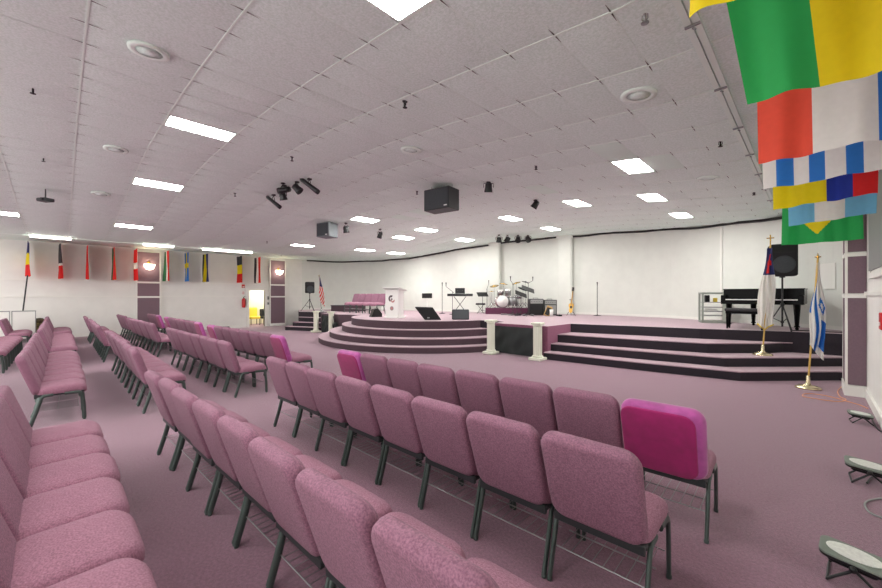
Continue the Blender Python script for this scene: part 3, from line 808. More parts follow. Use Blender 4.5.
drum('snare_drum', (.42, .12, .5), .16, .13, (0, -.2, 1), M_chrome)
legs3((.42, .12), .2, .43)
for sx in (-.1, .1): 
    b = mb(); b.tube([(.18+sx*1.9, -.02, .01), (.18+sx*1.9, -.02, .3)], .008, 6); b.build('tom_leg', M_chrome, kit)
b = mb(); b.tube([(-.28, -.02, .5), (-.28, .0, .62), (-.35, .05, .62)], .01, 6); b.tube([(-.28, 0, .6), (-.05, .05, .64)], .01, 6); b.build('tom_holder', M_chrome, kit)
for (px_, py_, zt, r, tl) in ((-.6, .1, .95, .2, (-.2, -.3)), (-.2, .25, 1.05, .19, (.15, -.2)), (.35, .22, 1.08, .2, (-.3, -.2)), (.62, .1, .82, .23, (.35, -.3)), (.75, .25, 1.12, .18, (.2, -.2)), (-.72, -.05, .7, .16, (0, 0))):
    st_ = legs3((px_, py_), .2, zt)
    b = mb(); b.lathe([(r, 0), (r*.25, .02), (r*.2, .035), (.01, .045)], (px_, py_, zt), 24, axis=(tl[0], tl[1], 1)); b.build('cymbal', M_cymbal if px_ < .5 else M_blackm, kit)
b = mb(); b.lathe([(.15, .42), (.16, .45), (.15, .48), (.02, .49)], (-.05, .4, 0), 16); b.tube([(-.05, .4, .05), (-.05, .4, .43)], .015, 8)
for k in range(3): a = 2*PI*k/3; b.tube([(-.05+.13*math.cos(a), .4+.1*math.sin(a), .01), (-.05, .4, .2)], .01, 6)
b.build('throne', M_black, kit)
b = mb(); b.bbox(-.15, .15, -.01, .01, 0, .2, .003); 
for (px_, tt, h, bm, lab) in ((528.3, 15.6, 1.3, (.18, .1), 'tall boom microphone stand at the right of the drums'), (517, 14.6, .8, None, 'straight microphone stand before the drums'), (513, 15.2, 1.25, (-.1, .15), 'boom microphone stand before the drum kit')):
    mic_stand(px_, tt-.15, h, lab, bm, 'tri')
x, y, z = on_stage(521, 15.2)
for k, (px_, tt, hh, lab) in enumerate(((521, 15.1, .82, 'black music stand tilted in front of the drums'), (528, 14.1, 1.0, 'black music stand right of the drums'))):
    x, y, z = on_stage(px_, tt)
    t = thing('music_stand', lab, 'music stand', (x, y, z), face_to(x, y)+.3)
    b = mb()
    for q in range(3): a = 2*PI*q/3; b.tube([(.22*math.cos(a), .22*math.sin(a), .01), (0, 0, .14)], .009, 6)
    b.tube([(0, 0, .1), (0, 0, hh)], .011, 8); b.build('stand', M_black, t)
    b = mb(T(0, 0, hh+.02, 0, math.radians(-55), .35)); b.bbox(-.25, .25, -.008, .008, -.13, .16, .003); b.build('desk', M_black, t)

# amplifiers
def amp(px, tt, w, h, d, lab, body, grille):
    x, y, z = on_stage(px, tt)
    t = thing('guitar_amplifier', lab, 'amplifier', (x, y, z), face_to(x, y)+.25)
    b = mb(); b.bbox(-w/2, w/2, -d/2, d/2, .02, h, .015); b.build('cabinet', body, t)
    b = mb(); b.box(-w/2+.04, w/2-.04, -d/2-.006, -d/2, .06, h*.66); b.build('grille', grille, t)
    b = mb(); b.box(-w/2+.03, w/2-.03, -d/2-.006, -d/2, h*.72, h-.03); b.build('control_panel', M_greyl, t)
    for k in range(5):
        b = mb(); b.lathe([(.014, 0), (.012, .02)], (-w/2+.08+k*(w-.16)/4, -d/2-.006, h*.84), 10, axis=(0, -1, 0)); b.build('knob', M_black, t)
    b = mb(); b.tube([(-.1, 0, h), (-.09, 0, h+.03), (.09, 0, h+.03), (.1, 0, h)], .01, 6); b.build('handle', M_black, t)
amp(535.5, 14.85, .55, .66, .35, 'tall black amplifier right of the drum platform', M_black, M_blackm)
amp(549.5, 14.9, .5, .62, .33, 'grey fronted amplifier beside the guitar', M_dkplastic, M_greyl)
x, y, z = on_stage(551.5, 14.2)
tag(mb(T(x, y, z)).lathe([(.055, 0), (.07, .26), (.066, .26), (.05, .01)], n=16).build('waste_bin', M_white), 'small white bin standing before the amplifiers', 'bin')
x, y, z = on_stage(546, 14.4)
t = thing('guitar_case', 'tan and brown open guitar case leaning before the amplifier', 'case', (x, y, z), face_to(x, y))
b = mb(T(0, 0, 0, 0, math.radians(-20), .4)); b.bbox(-.11, .11, -.05, .05, .0, .42, .02); b.build('case_body', M_wood, t)
b = mb(T(0, -.055, 0, 0, math.radians(-20), .4)); b.box(-.08, .08, -.006, 0, .05, .36); b.build('lining', M_blackm, t)
# pedal board and cables
for k, (px_, tt, lab) in enumerate(((504, 15.2, 'leftmost silver effects pedal before the drum platform'), (511, 14.9, 'silver effects pedal left of the centre one'), (518, 14.7, 'dark effects pedal in the middle of the row'), (525, 14.7, 'silver effects pedal right of the centre one'), (532, 14.6, 'rightmost effects pedal before the black amplifier'), (559, 14.4, 'black pedal between white bin and guitar'))):
    x, y, z = on_stage(px_, tt); t = thing('effects_pedal', lab, 'pedal', (x, y, z), face_to(x, y)+k*.4, 'effects pedals before the drums')
    b = mb(); b.bbox(-.13, .13, -.07, .07, 0, .06, .01); b.build('housing', M_black if k in (2, 5) else M_steel, t); b = mb(); b.lathe([(.012, 0), (.012, .02)], (.03, -.03, .06), 8); b.build('foot_switch', M_black, t)
# guitar on stand
x, y, z = on_stage(571, 14.7)
t = thing('electric_guitar', 'yellow electric bass guitar leaning on its stand', 'guitar', (x, y, z+.12), face_to(x, y))
def gout(n=40):
    P = []
    for k in range(n):
        a = 2*PI*k/n; r = .13+.045*math.cos(2*a)-.02*math.cos(a*3)
        P.append((.85*r*math.sin(a), r*1.15*math.cos(a)))
    return P
Mg = T(0, 0, .2, 0, PI/2+math.radians(-14), math.radians(6))
b = mb(Mg); b.prism(gout(), -.02, .02); b.build('body', mat('guitar_yellow', (226, 176, 62), .3), t)
b = mb(Mg); b.bbox(-.025, .025, .1, .66, .02, .04, .004); b.build('neck', M_wood, t)
b = mb(Mg); b.bbox(-.04, .04, .66, .82, .012, .032, .005); b.build('headstock', M_black, t)
b = mb(Mg); b.bbox(-.04, .04, -.04, .06, .02, .028, .003); b.build('pickguard', M_black, t)
t = thing('guitar_stand', 'black tubular stand under the yellow guitar', 'stand', (x, y, z), face_to(x, y))
b = mb(); b.tube([(-.16, -.14, .01), (-.1, .02, .13), (0, .07, .16), (.1, .02, .13), (.16, -.14, .01)], .011, 6); b.tube([(0, .2, .01), (0, .09, .2), (0, .1, .62)], .011, 6); b.build('frame', M_black, t)
b = mb(); b.tube([(-.06, .06, .62), (0, .1, .63), (.06, .06, .62)], .011, 6); b.build('cradle', M_rubber, t)
# white side table behind choir chairs
x, y, z = on_stage(375.8, 18.9)
t = thing('side_table', 'white table behind the choir chairs on the stage', 'table', (x, y, z), face_to(x, y))
b = mb(); b.bbox(-.38, .38, -.2, .2, .78, .83, .01); b.build('table_top', M_white, t)
for sx in (-.32, .32):
    b = mb(); b.box(sx-.03, sx+.03, -.17, .17, 0, .78); b.build('leg', M_white, t)

# tripod speakers
def tripod_speaker(px, tt, zc, w, h, lab1, lab2, foot=.5):
    x, y, z = on_stage(px, tt); rz = face_to(x, y)
    t = thing('speaker_stand', lab2, 'stand', (x, y, z), rz)
    b = mb(); b.tube([(0, 0, .1), (0, 0, zc-h/2-z-.012)], .018, 10); b.lathe([(.05, zc-h/2-z-.03), (.05, zc-h/2-z-.003)], n=12); b.build('pole', M_black, t)
    b = mb(); b.lathe([(.035, .55), (.035, .62)], n=12); b.lathe([(.03, .18), (.03, .23)], n=12); b.build('collar', M_black, t)
    for k in range(3):
        a = 2*PI*k/3-PI/2+.5
        b = mb(); b.tube([(0, 0, .60), (foot*math.cos(a), foot*math.sin(a), .015)], .012, 8); b.tube([(0, 0, .2), (foot*.55*math.cos(a), foot*.55*math.sin(a), .29)], .008, 6)
        b.sphere((foot*math.cos(a), foot*math.sin(a), .018), .018, 5); b.build('leg', M_black, t)
    s = thing('loudspeaker', lab1, 'speaker', (x, y, zc-h/2), rz+.15)
    b = mb(); b.bbox(-w/2, w/2, -w*.42, w*.36, 0, h, .03); b.build('cabinet', M_blackm, s)
    b = mb(); b.lathe([(w*.40, 0), (w*.38, .012), (w*.34, -.01), (w*.12, -.04), (.01, -.03)], (0, -w*.42-.004, h*.36), 28, axis=(0, -1, 0)); b.build('woofer', M_dkplastic, s)
    b = mb(); b.lathe([(w*.41, 0), (w*.41, .006), (w*.385, .008)], (0, -w*.42-.004, h*.36), 32, axis=(0, -1, 0)); b.build('woofer_ring', M_grey, s)
    b = mb(); V = [(-w*.4, -w*.425, h*.72), (w*.4, -w*.425, h*.72), (w*.4, -w*.425, h*.95), (-w*.4, -w*.425, h*.95), (-w*.12, -w*.38, h*.78), (w*.12, -w*.38, h*.78), (w*.12, -w*.38, h*.89), (-w*.12, -w*.38, h*.89)]
    V = [(a, q-(.005 if i < 4 else .03), c) for i, (a, q, c) in enumerate(V)]
    b.add(V, [(0,1,5,4),(1,2,6,5),(2,3,7,6),(3,0,4,7),(4,5,6,7)]); b.build('horn', M_black, s)
tripod_speaker(782.3, 8.3, H+.775, .46, .70, 'large black loudspeaker on a tripod above the piano', 'black tripod stand of the large loudspeaker by the piano', .30)
tripod_speaker(309.7, 18.9, H+.40, .42, .56, 'black loudspeaker on a tripod at the far left of the stage', 'black tripod stand at the far left of the stage', .42)

# piano, bench, rack
px0, py0 = -1.58, 12.35
t = thing('grand_piano', 'black grand piano on the right side of the stage', 'piano', (-.84, 12.0, Z4), math.radians(-4))
w = .74
b = mb(); 
out = [(-w, -.25), (w, -.25), (w, .3), (w-.1, .62), (.2, .78), (-.3, .95), (-w+.1, .98), (-w, .8)]
b.prism(out, .60, .93); b.build('case', M_gloss, t)
b = mb(); b.prism([(x*1.015, y*1.01) for x, y in out], .93, .955); b.build('lid', M_gloss, t)
b = mb(); b.bbox(-w-.01, w+.01, -.5, -.25, .58, .68, .012); b.bbox(-w-.01, -w+.09, -.5, -.2, .66, .80, .015); b.bbox(w-.09, w+.01, -.5, -.2, .66, .80, .015); b.build('key_bed', M_gloss, t)
b = mb(); b.box(-w+.09, w-.09, -.49, -.33, .68, .70); b.build('white_keys', M_white, t)
b = mb(); 
for k in range(36):
    if k % 7 not in (2, 6): xx = -w+.12+k*(2*w-.24)/36; b.box(xx, xx+.014, -.41, -.33, .70, .712)
b.build('black_keys', M_black, t)
b = mb(); b.box(-w+.09, w-.09, -.33, -.30, .68, .86); b.build('fallboard', M_gloss, t)
for (lx, ly) in ((-w+.12, -.3), (w-.12, -.3), (-.3, .7)):
    b = mb(); b.tube([(lx, ly, .6), (lx, ly, .5), (lx, ly, .1)], [.065, .06, .035], 4); b.sphere((lx, ly, .04), .035, 6); b.lathe([(.05, .07), (.05, .1)], (lx, ly, 0), 12); b.build('leg', M_gloss, t)
b = mb(); b.box(-.12, .12, .0, .05, .06, .14); b.tube([(-.08, .03, .14), (-.06, .03, .6)], .01, 6); b.tube([(.08, .03, .14), (.06, .03, .6)], .01, 6)
for k in (-.06, 0, .06): b.box(k-.012, k+.012, -.08, 0, .05, .062)
b.build('pedal_lyre', M_gold, t)
t = thing('piano_bench', 'black padded bench in front of the piano', 'bench', (-1.12, 11.3, Z4), math.radians(-4))
b = mb(T(0, 0, .45)); b.pillow(.74, .30, .07, .03, .02, .004); b.build('seat', M_black, t)
b = mb(); b.box(-.35, .35, -.13, .13, .36, .42); b.build('apron', M_gloss, t)
for sx in (-.32, .32):
    for sy in (-.11, .11):
        b = mb(); b.tube([(sx, sy, 0), (sx, sy, .38)], [.018, .026], 4); b.build('leg', M_gloss, t)
x, y, z = on_stage(714, 10.9)
t = thing('equipment_rack', 'grey metal equipment cart with trays left of the piano', 'shelf', (x, y, z), face_to(x, y)+.2)
b = mb()
for sx in (-.34, .28):
    for sy in (-.22, .22): b.box(sx, sx+.05, sy-.02, sy+.02, .03, .86)
b.box(-.34, .33, -.24, .24, .83, .88); b.box(-.34, .33, -.24, .24, .0, .06); b.build('frame', mat('rack_grey', (142, 150, 140), .5), t)
for z_ in (.2, .32, .44, .58):
    b = mb(); b.box(-.29, .28, -.22, .22, z_, z_+.02); b.build('shelf', M_greyl, t)
b = mb(); b.box(.15, .34, -.25, -.24, .06, .86); b.build('side_panel', mat('rack_side', (176, 184, 172), .5), t)
x0, y0 = x, y
Mx = T(x, y, z, face_to(x, y)+.2)
b = mb(Mx); b.bbox(-.22, -.12, -.1, .1, .602, .80, .01); tag(b.build('binder', M_blackm), 'dark upright box on the top shelf of the grey cart', 'box')
b = mb(Mx); b.bbox(-.02, .06, -.12, .05, .602, .72, .01); tag(b.build('paper_box', M_yel), 'yellow box on the top shelf of the grey cart', 'box')
b = mb(Mx); b.bbox(-.25, .05, -.15, .15, .341, .40, .01); tag(b.build('folder_stack', M_white), 'white papers on the middle shelf of the grey cart', 'papers')

# ------------------------------------------------------------------ pole flags
def pole_flag(loc, h, name, label, colfn, mats, zt, zb, wtop, wbot, tilt, finial, pole_m, rz, base_r=.17, point=False, fringe=None):
    t = thing(name, label, 'flag', loc, rz)
    b = mb(); b.lathe([(base_r, 0), (base_r, .02), (base_r*.75, .045), (.05, .06), (.03, .10), (.026, .2), (.018, .22)], n=26); b.build('base', M_chrome if pole_m is not M_goldpole else mat('pole_base', (226, 214, 176), .25, .8), t)
    top = (tilt[0], tilt[1], h)
    b = mb(); b.tube([(0, 0, .06), top], .014, 10); b.build('pole', pole_m, t)
    b = mb()
    if finial == 'cross':
        b.tube([(top[0], top[1], h), (top[0], top[1], h+.2)], .012, 6); b.tube([(top[0]-.06, top[1], h+.13), (top[0]+.06, top[1], h+.13)], .012, 6)
    else:
        b.tube([(top[0], top[1], h), (top[0], top[1], h+.09)], [.02, .002], 8); b.tube([(top[0]-.04, top[1], h+.02), (top[0]+.04, top[1], h+.02)], .01, 6)
    b.build('finial', M_gold, t)
    def P(u, v):   # v 0 top, 1 bottom
        z = zt+(zb-zt)*v
        f = z/h; w = wtop+(wbot-wtop)*min(1, v*1.3)
        cx = tilt[0]*f; cy = tilt[1]*f
        zz = z
        if point: zz = z-(1-abs(2*u-1))*.12*v**3
        else: zz = z-.25*u*v+.10*v
        fold = math.sin(u*PI*6)*.035*(.4+v)+math.sin(u*PI*2+v*4)*.03
        return (cx-w*.5*(1.0 if point else .35)+w*u+.02*math.sin(v*8+u*4), cy-.035+fold-.03*u, zz)
    b = mb(); b.grid(36, 48, P, colfn); b.build('cloth', mats, t)
    if fringe:
        b = mb(); b.tube([tuple(Vector(P(k/36, 1))-Vector((0, .002, .012))) for k in range(37)], .013, 6); b.build('fringe', fringe, t)
    return t
# blue canton with red cross, white field
x, y = -.73, 10.26
def colA(u, v):
    if v < .36:
        if abs(v-.2) < .035+.0 and .25 < u < .85 or abs(u-.52) < .14 and .08 < v < .33: return 1
        return 2
    return 0
pole_flag((x, y, Z2), 2.30, 'church_flag', 'white flag with blue corner, red cross and gold fringe on the right steps', colA, [FW_, FR, FNV], 2.22, .66, .10, .28, (.12, .06), 'cross', M_goldpole, face_to(x, y), .17, True, M_yel)
x, y = -.05, 9.05
def colB(u, v):
    if .36 < v < .58 and .55 < u < .95:
        du, dv = (u-.75)/.2, (v-.47)/.11
        if .45 < abs(du)+abs(dv) < .95: return 1
    if .30 < u < .48 and v > .08: return 1
    if u > .62 and .62 < v < .92: return 1
    if u < .1 and .35 < v < .6: return 1
    return 0
pole_flag((x, y, 0), 2.24, 'national_flag', 'white and blue flag with a star on a floor stand beside the right pillar', colB, [FW_, FB], 2.16, .66, .05, .20, (.12, .04), 'spear', M_goldpole, face_to(x, y), .17)
x, y, z = on_stage(321.3, 18.2)
def colC(u, v):
    if v < .34 and u > .25: return 2
    return (int(u*6+v*13) % 2)
pole_flag((x, y, z), 1.72, 'national_flag', 'red and white striped flag with dark corner at the far left of the stage', colC, [FR, FW_, FNV], 1.66, .40, .08, .24, (-.10, 0), 'spear', M_steel, face_to(x, y), .14)

# ------------------------------------------------------------------ hanging flags
def hang_flag(y, xl, xr, zt, zb, cols, fr, lab, seed, group, side, diamond=None, horiz=False, name='hanging_flag', cross=None, gather=0, sag=0.0, lean_=0.0):
    """flag in a plane across the wall normal; fr = stripe boundaries in 0..1 from the aisle side"""
    t = thing(name, lab, 'flag', ((xl+xr)/2, y, zt), 0, group)
    rd = random.Random(seed); p1, p2, p3 = rd.uniform(0, 6), rd.uniform(0, 6), rd.uniform(.7, 1.2)
    w = xr-xl; h = zt-zb
    def P(u, v):
        X = -w/2+w*u; Z = -h*v
        yy = (.026*math.sin(u*13+p1+v*2.5)+.012*math.sin(u*29+p2*2)+.02*math.sin(u*4+p2))*(.3+v)*p3+gather*math.sin(u*PI*5)*.6
        X += -.02*v*math.sin(u*3+p1)-lean_*(1-v)*(1-u)
        return (X, yy, Z-.02*math.sin(PI*u)*(1-v)-sag*(1-u)*v)
    nx_, nz = (48, 30) if not diamond else (120, 90)
    def col(u, v):
        q = v if horiz else u
        k = 0
        for i, f in enumerate(fr):
            if q > f: k = i+1
        if diamond:
            du, dv = abs(u-diamond[0])/diamond[2], abs(v-diamond[1])/diamond[3]
            if du*du*0+du+dv < 1: k = len(fr)+1
            if (u-diamond[0])**2*(w*w)+((v-diamond[1])*h)**2 < diamond[4]**2: k = len(fr)+2
        if cross and (abs(u-cross[0]) < cross[2] or abs(v-cross[1]) < cross[3]): k = len(fr)+1
        return k
    b = mb(); b.grid(nx_, nz, P, col); b.build('cloth', cols, t)
    b = mb()
    if side > 0: b.tube([(-w/2-.03, 0, .012), (XR-(xl+xr)/2, 0, .012)], .012, 8)
    else: b.tube([(XL-(xl+xr)/2, 0, .012), (w/2+.03, 0, .012)], .012, 8)
    b.build('rod', M_white, t)
G = 'national flags hanging over the right wall'
zt = 3.52
stripes9 = [k/9 for k in range(1, 9)]
hang_flag(1.38, -.25, .54, zt, 2.44, [FY, FB, FR], [.5, .75], 'topmost flag with a yellow band, mostly cut off at the top right', 1, G, 1)
hang_flag(2.32, -.232, .565, zt, 2.51, [FG, FY, FR], [.335, .67], 'large green and yellow hanging flag, nearest fully seen', 2, G, 1, sag=-.01, lean_=.14)
hang_flag(3.42, -.245, .54, zt, 2.53, [FR2, FW_, FB], [.333, .66], 'red, white and blue hanging flag behind the green one', 3, G, 1, sag=.02, lean_=.04)
hang_flag(4.32, -.285, .56, zt, 2.55, [FW_, FB]*4+[FW_], stripes9, 'blue and white striped hanging flag', 4, G, 1, sag=.02, lean_=.04)
hang_flag(5.25, -.30, .44, zt, 2.545, [FY, FDB, FR], [.53, .77], 'yellow, dark blue and red hanging flag', 5, G, 1, sag=.05)
hang_flag(5.96, -.214, .50, zt, 2.465, [FLB, FW_, FLB], [.31, .67], 'pale blue and white hanging flag', 6, G, 1, sag=.06)
hang_flag(8.05, -.33, .50, zt, 2.40, [FG, FY, FNV], [], 'green flag with yellow diamond, last in the row', 7, G, 1, diamond=(.46, .5, .38, .385, .15))
G = 'flags along the far left wall'
zt = 3.5
LF = [(-.84, [FNV, FY, FR], [.33, .67], True, 'blue, yellow and red flag, leftmost on the far wall'),
      (-.05, [FK, FW_, FR], [.55, .62], True, 'thin black and red flag, second from the left'),
      (.68, [FDG, FO, FR], [.2, .5], False, 'orange red flag, third from the left on the far wall'),
      (1.43, [FDG, FY, FR], [.5, .6], False, 'narrow dark green flag, left of the red one'),
      (2.12, [FR, FW_, FR], [.42, .62], True, 'red and white flag left of the first purple pillar'),
      (3.15, [FDG, FW_, FR], [.35, .7], False, 'green, white and red flag right of the first purple pillar'),
      (3.88, [FB, FY], [], False, 'blue flag with yellow cross'),
      (4.60, [FK, FY, FNV], [.35, .6], False, 'black, yellow and blue flag in the middle of the far wall'),
      (6.02, [FK, FY, FR], [.34, .66], True, 'black, yellow and red flag left of the far doorway'),
      (6.86, [FK, FW_, FR], [.35, .7], False, 'black, white and red striped flag above the far doorway')]
for i, (y, cols, fr, hz, lab) in enumerate(LF):
    hang_flag(y, -20.1, -19.25, zt-(.0 if i else 0), 2.22 if i else 2.28, cols, fr, lab, 20+i, G, -1, horiz=hz, cross=(.5, .45, .12, .09) if i == 6 else None, gather=.03)
# dark pole from the leftmost flag down to the partition
b = mb(); b.tube([(-19.3, -.84, 2.3), (-19.12, -1.03, 0)], .02, 8); tag(b.build('flag_pole', M_dkplastic), 'dark leaning pole below the leftmost wall flag', 'pole')
# white partitions at far left
for i, (p0, p1) in enumerate(((11.5, 36), (-16, 10))):
    xx = -18.85
    u = (p0-441)/FPX; y0 = xx*(FW[1]+RT[1]*u)/(FW[0]+RT[0]*u); u = (p1-441)/FPX; y1 = xx*(FW[1]+RT[1]*u)/(FW[0]+RT[0]*u)
    t = thing('partition_panel', ('white folding partition panel at the far left under the flag pole', 'white partition panel at the left picture edge')[i], 'partition', (xx, (y0+y1)/2, 0))
    L = abs(y1-y0)/2-.02
    b = mb(); b.box(-.03, .03, -L, L, .04, 1.06); b.build('board', M_trim, t)
    b = mb(); b.box(-.04, .04, -L-.02, L+.02, 1.06, 1.09); b.box(-.04, .04, -L-.02, -L, 0, 1.06); b.box(-.04, .04, L, L+.02, 0, 1.06); b.build('frame', M_greyl, t)
t = thing('wicker_basket', 'dark wicker hamper beside the white partition', 'basket', (-19.3, -.56, 0))
b = mb(); b.lathe([(.12, 0), (.15, .3), (.16, .62), (.14, .66)], n=20); b.build('body', mat('wicker', (120, 104, 60), .8, rgb2=(50, 42, 26), scale=22), t)
b = mb(); b.lathe([(.16, .66), (.155, .74), (.08, .8), (.02, .81)], n=20); b.build('lid', mat('wicker_lid', (90, 76, 46), .8, rgb2=(44, 36, 24), scale=22), t)

# ------------------------------------------------------------------ ceiling hung gear
def hang_speaker(px, py, tt, w, h, d, rz, lab, m):
    x, y = atd(px, tt); z = H-(py-HY)/FPX*tt
    t = thing('hanging_speaker', lab, 'speaker', (x, y, z), rz)
    b = mb(); b.bbox(-w/2, w/2, -d/2, d/2, -h/2, h/2, .012); b.build('cabinet', m, t)
    b = mb(); b.box(-w/2+.03, w/2-.03, -d/2-.012, -d/2, -h/2+.03, h/2-.03); b.build('grille', M_grey if m is M_dkplastic else M_greyl if False else M_grey, t)
    b = mb(); b.box(w/2-.13, w/2-.05, -d/2-.016, -d/2-.012, -h/2+.05, -h/2+.075); b.build('badge', M_white, t)
    zc_ = ceil_z(x)-z
    for sx in (-.4, .1, .42):
        b = mb(); b.tube([(w*sx, 0, h/2), (w*sx, 0, zc_+.02)], .006, 5); b.build('cable', M_steel, t)
hang_speaker(441.5, 200.5, 8.6, .70, .48, .42, face_to(-5.5, 6.3)+math.radians(-32), 'large dark loudspeaker hung from the middle of the ceiling', M_dkplastic)
hang_speaker(327.3, 230.5, 12.2, .50, .46, .46, face_to(-8, 4)+math.radians(-42), 'small grey loudspeaker hung from the ceiling above the lectern', mat('grey_speaker', (120, 126, 130), .6))
def par_can(px, py, lab, L=.30, r=.09, d=(.7, 0, -.7), drop=.14, twist=0):
    x, y = ceil_at(px, py)[0], ceil_at(px, py)[1]
    # sit lamp body a little below the ceiling on the same line of sight
    rx, ry, v = ray(px, py); tt = x/rx; tt *= (ceil_z(x)-H-drop)/(ceil_z(x)-H); x, y = rx*tt, ry*tt; zc_ = ceil_z(x); z = H+v*tt
    t = thing('stage_spotlight', lab, 'spotlight', (x, y, z), 0, 'black ceiling spotlights')
    D = (Vector((RT[0], RT[1], 0))*d[0]+Vector((FW[0], FW[1], 0))*d[1]+Vector((0, 0, d[2]))).normalized()
    b = mb(); b.lathe([(r*.5, -L/2), (r*.8, -L*.42), (r*.85, 0), (r, L*.4), (r, L/2), (r*.88, L/2), (r*.8, L*.3)], (0, 0, 0), 16, axis=D); b.build('can', M_black, t)
    side = D.cross(Vector((0, 0, 1)))
    if side.length < .1: side = Vector((1, 0, 0))
    side.normalize(); k = r*1.15
    b = mb(); b.tube([side*k, side*k+Vector((0, 0, drop*.6)), Vector((0, 0, zc_-z-.03)), -side*k+Vector((0, 0, drop*.6)), -side*k], .008, 6); b.build('yoke', M_black, t)
    b = mb(); b.lathe([(.05, zc_-z-.03), (.05, zc_-z+.02)], n=12); b.build('ceiling_clamp', M_black, t)
par_can(273.5, 202, 'leftmost long black spotlight of the ceiling cluster', .44, .05, (.75, 0, -.6))
par_can(284.5, 190, 'short black spotlight left in the ceiling cluster, pointing left', .30, .08, (-.9, .2, -.1), .10)
par_can(283, 196.5, 'black spotlight lowest in the ceiling cluster, pointing down', .16, .085, (.1, .3, -.9), .27)
par_can(297, 188.5, 'black spotlight in the middle right of the ceiling cluster', .2, .09, (.6, 0, -.6))
par_can(309.5, 185.5, 'rightmost long black spotlight of the ceiling cluster', .50, .055, (.78, 0, -.6))
par_can(346, 229.5, 'black spotlight right beside the small grey speaker', .22, .10, (.1, .2, -1))
par_can(380, 235, 'small black spotlight between two lit panels over the lectern', .22, .09, (-.3, .3, -.9))
par_can(488.5, 187.5, 'black spotlight alone right of the large hanging speaker', .20, .09, (0, .3, -1))
par_can(535.5, 204.5, 'black spotlight alone farther right of the large speaker', .20, .09, (-.5, .3, -.8))
for i, px in enumerate((499, 507.5, 518, 528)):
    par_can(px, 239.8-.25*i, '%s of the four spotlights by the first white wall column' % ('leftmost', 'second from left', 'third from left', 'rightmost')[i], .22, .12, ((0, .2, -1), (-.4, .3, -.8), (-.2, -.6, -.7), (.1, -.7, -.6))[i], .16)
# projector
x, y = ceil_at(45.5, 199.5)
rx, ry, v = ray(45.5, 200); tt = x/rx*.93; x, y = rx*tt, ry*tt
t = thing('projector', 'dark projector hanging from the ceiling at the upper left', 'projector', (x, y, H+v*tt), math.radians(35))
b = mb(); b.bbox(-.12, .12, -.09, .09, -.035, .035, .012); b.build('body', M_dkplastic, t)
b = mb(); b.lathe([(.03, 0), (.027, .03), (.02, .028)], (.05, -.09, 0), 16, axis=(0, -1, 0)); b.build('lens', M_black, t)
b = mb(); b.tube([(0, 0, .035), (0, 0, ceil_z(x)-(H+v*tt)+.02)], .012, 8); b.build('mount_pole', M_dkplastic, t)

# ------------------------------------------------------------------ floor lights at the right wall
def floodlight(x, y, rz, lab, s=1.0, big=True):
    t = thing('floor_floodlight', lab, 'stage light', (x, y, 0), rz, 'black flat stage lights on the floor at the right wall')
    tl = T(0, 0, .175*s, 0, math.radians(8), math.radians(6))
    b = mb(tl @ T(0, 0, .012*s)); b.pillow(.36*s, .22*s, .02*s, .05*s, .008*s); hd = b.build('lamp_head', M_lampbody, t)
    b = mb(tl @ T(0, 0, -.008*s)); b.pillow(.352*s, .212*s, .03*s, .05*s, .012*s); b.build('lower_shell', M_black, t)
    b = mb(tl @ T(0, 0, .024*s))
    V = [(.145*s*math.cos(2*PI*k/28), .078*s*math.sin(2*PI*k/28), .0) for k in range(28)]
    b.prism([(p[0], p[1]) for p in V], 0, .006*s); b.build('lens', M_lens, hd)
    b = mb(tl @ T(0, 0, -.035*s)); b.pillow(.26*s, .18*s, .04*s, .03*s, .015*s); b.build('rear_housing', M_black, t)
    for sy in (-1, 1):
        b = mb(); b.box(-.16*s, -.16*s, 0, 0, 0, 0) if False else None
        yy = sy*.135*s
        b.tube([(.01, yy, .15*s), (-.13*s, yy, .012)], .018*s, 4, flat=.6); b.tube([(.0, yy, .15*s), (.15*s, yy, .012)], .018*s, 4, flat=.6); b.build('bracket_leg', M_black, t)
    b = mb(); b.tube([(-.13*s, -.135*s, .008), (-.13*s, .135*s, .008)], .009*s, 6); b.build('crossbar', M_black, t)
    b = mb(); b.tube([(.15*s, -.135*s, .008), (.15*s, .135*s, .008)], .009*s, 6); b.build('crossbar', M_black, t)
    for sy in (-1, 1):
        b = mb(); b.lathe([(.022*s, 0), (.02*s, .022*s)], (0, sy*.135*s, .15*s), 12, axis=(0, sy, 0)); b.build('knob', M_black, t)
floodlight(.165, 3.12, math.radians(-4), 'nearest flat stage light on the floor at the lower right corner', .76)
floodlight(.34, 4.85, math.radians(2), 'middle flat stage light on the floor at the right wall', .78)
floodlight(.43, 7.05, math.radians(8), 'farthest flat stage light on the floor by the orange cord', .62)
def cord(pts, r, name, m, lab, smooth_n=6, cat='cord'):
    P = pts; out = []
    for i in range(len(P)-1):
        p0 = P[max(i-1, 0)]; p1 = P[i]; p2 = P[i+1]; p3 = P[min(i+2, len(P)-1)]
        for k in range(smooth_n):
            t_ = k/smooth_n
            out.append(tuple(.5*((2*p1[a])+(-p0[a]+p2[a])*t_+(2*p0[a]-5*p1[a]+4*p2[a]-p3[a])*t_*t_+(-p0[a]+3*p1[a]-3*p2[a]+p3[a])*t_**3) for a in (0, 1)))
    out.append(P[-1][:2])
    b = mb(); b.tube([(x_, y_, r+.001) for x_, y_ in out], r, 6); tag(b.build(name, m), lab, cat)
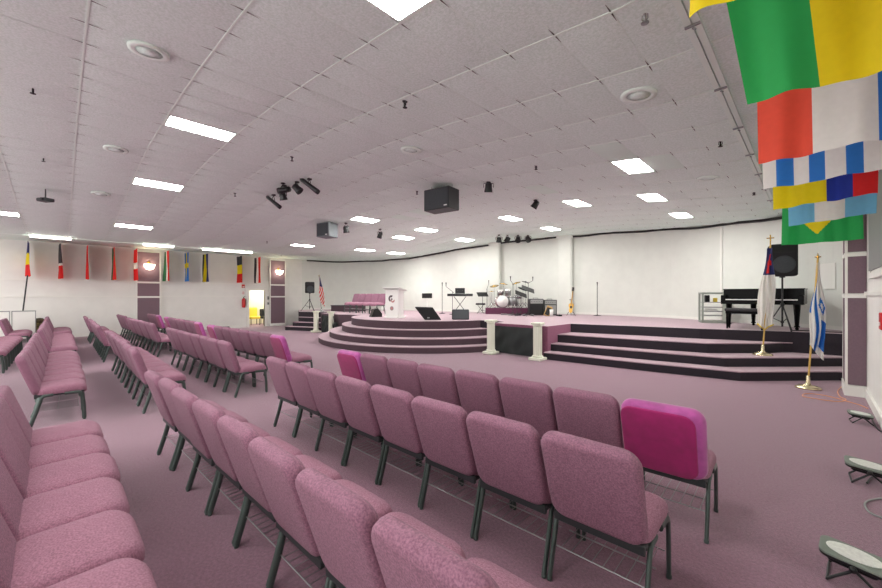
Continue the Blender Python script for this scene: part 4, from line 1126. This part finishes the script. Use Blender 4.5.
cord([at(p, q) for p, q in ((845, 384), (838, 391), (840, 397), (846, 400), (838, 402), (815, 399), (803, 396.5), (806, 394), (820, 395), (838, 399), (848, 402), (860, 405.5), (868, 409))], .0055, 'extension_cord', M_orange, 'orange extension cord looped on the carpet beside the right pillar')
cord([at(p, q) for p, q in ((869, 414), (874, 424), (878, 430), (884, 434))], .008, 'power_cord', M_black, 'black cord behind the farthest floor light')
cord([at(p, q) for p, q in ((895, 498), (876, 500), (866, 503), (866, 509), (874, 516), (895, 522))], .007, 'power_cord', M_greyl, 'grey cord loop between the nearest and middle floor lights')
cord([at(p, q) for p, q in ((867, 484), (872, 478), (885, 474))], .007, 'power_cord', M_black, 'black cord beside the middle floor light')
# seam line taped across the front carpet
b = mb(); p0 = at(280, 365.8); p1 = at(400, 352.6)
# cables along the right stage edge
cord_pts = [(-.32, 11.45), (-.05, 11.6), (.2, 11.5), (.45, 11.6)]
b = mb(); b.tube([(x_, y_, Z4+.012) for x_, y_ in cord_pts], .012, 6); tag(b.build('stage_cable', M_black), 'black cable lying on the right edge of the stage', 'cable')

# ------------------------------------------------------------------ light, camera
for (x, y) in ((-3, -4), (-8, -4), (-13, -4), (-18, -4)):
    l = bpy.data.lights.new('rear_ceiling_lamp', 'AREA'); l.shape = 'RECTANGLE'; l.size = 1.2; l.size_y = 2.4; l.energy = 60; l.color = (1, .98, .95)
    o = bpy.data.objects.new('rear_ceiling_lamp', l); o.location = (x, y, ceil_z(x)-.06); C.objects.link(o)
wd = bpy.data.worlds.new('world'); bpy.context.scene.world = wd; wd.use_nodes = True
wd.node_tree.nodes['Background'].inputs[0].default_value = (1, .985, .96, 1); wd.node_tree.nodes['Background'].inputs[1].default_value = 1.9

cam = bpy.data.cameras.new('camera'); co = bpy.data.objects.new('camera', cam); C.objects.link(co)
cam.sensor_width = 36; cam.lens = FPX/882*36; cam.clip_start = .05; cam.clip_end = 100
co.location = (0, 0, H); co.rotation_euler = (PI/2, 0, math.atan2(-FW[0], FW[1])); cam.shift_y = (HY-294)/882
sc = bpy.context.scene; sc.camera = co
sc.view_settings.view_transform = 'Standard'; sc.view_settings.look = 'None'; sc.view_settings.gamma = 1; sc.view_settings.use_curve_mapping = False
sc.view_settings.exposure = 0.6
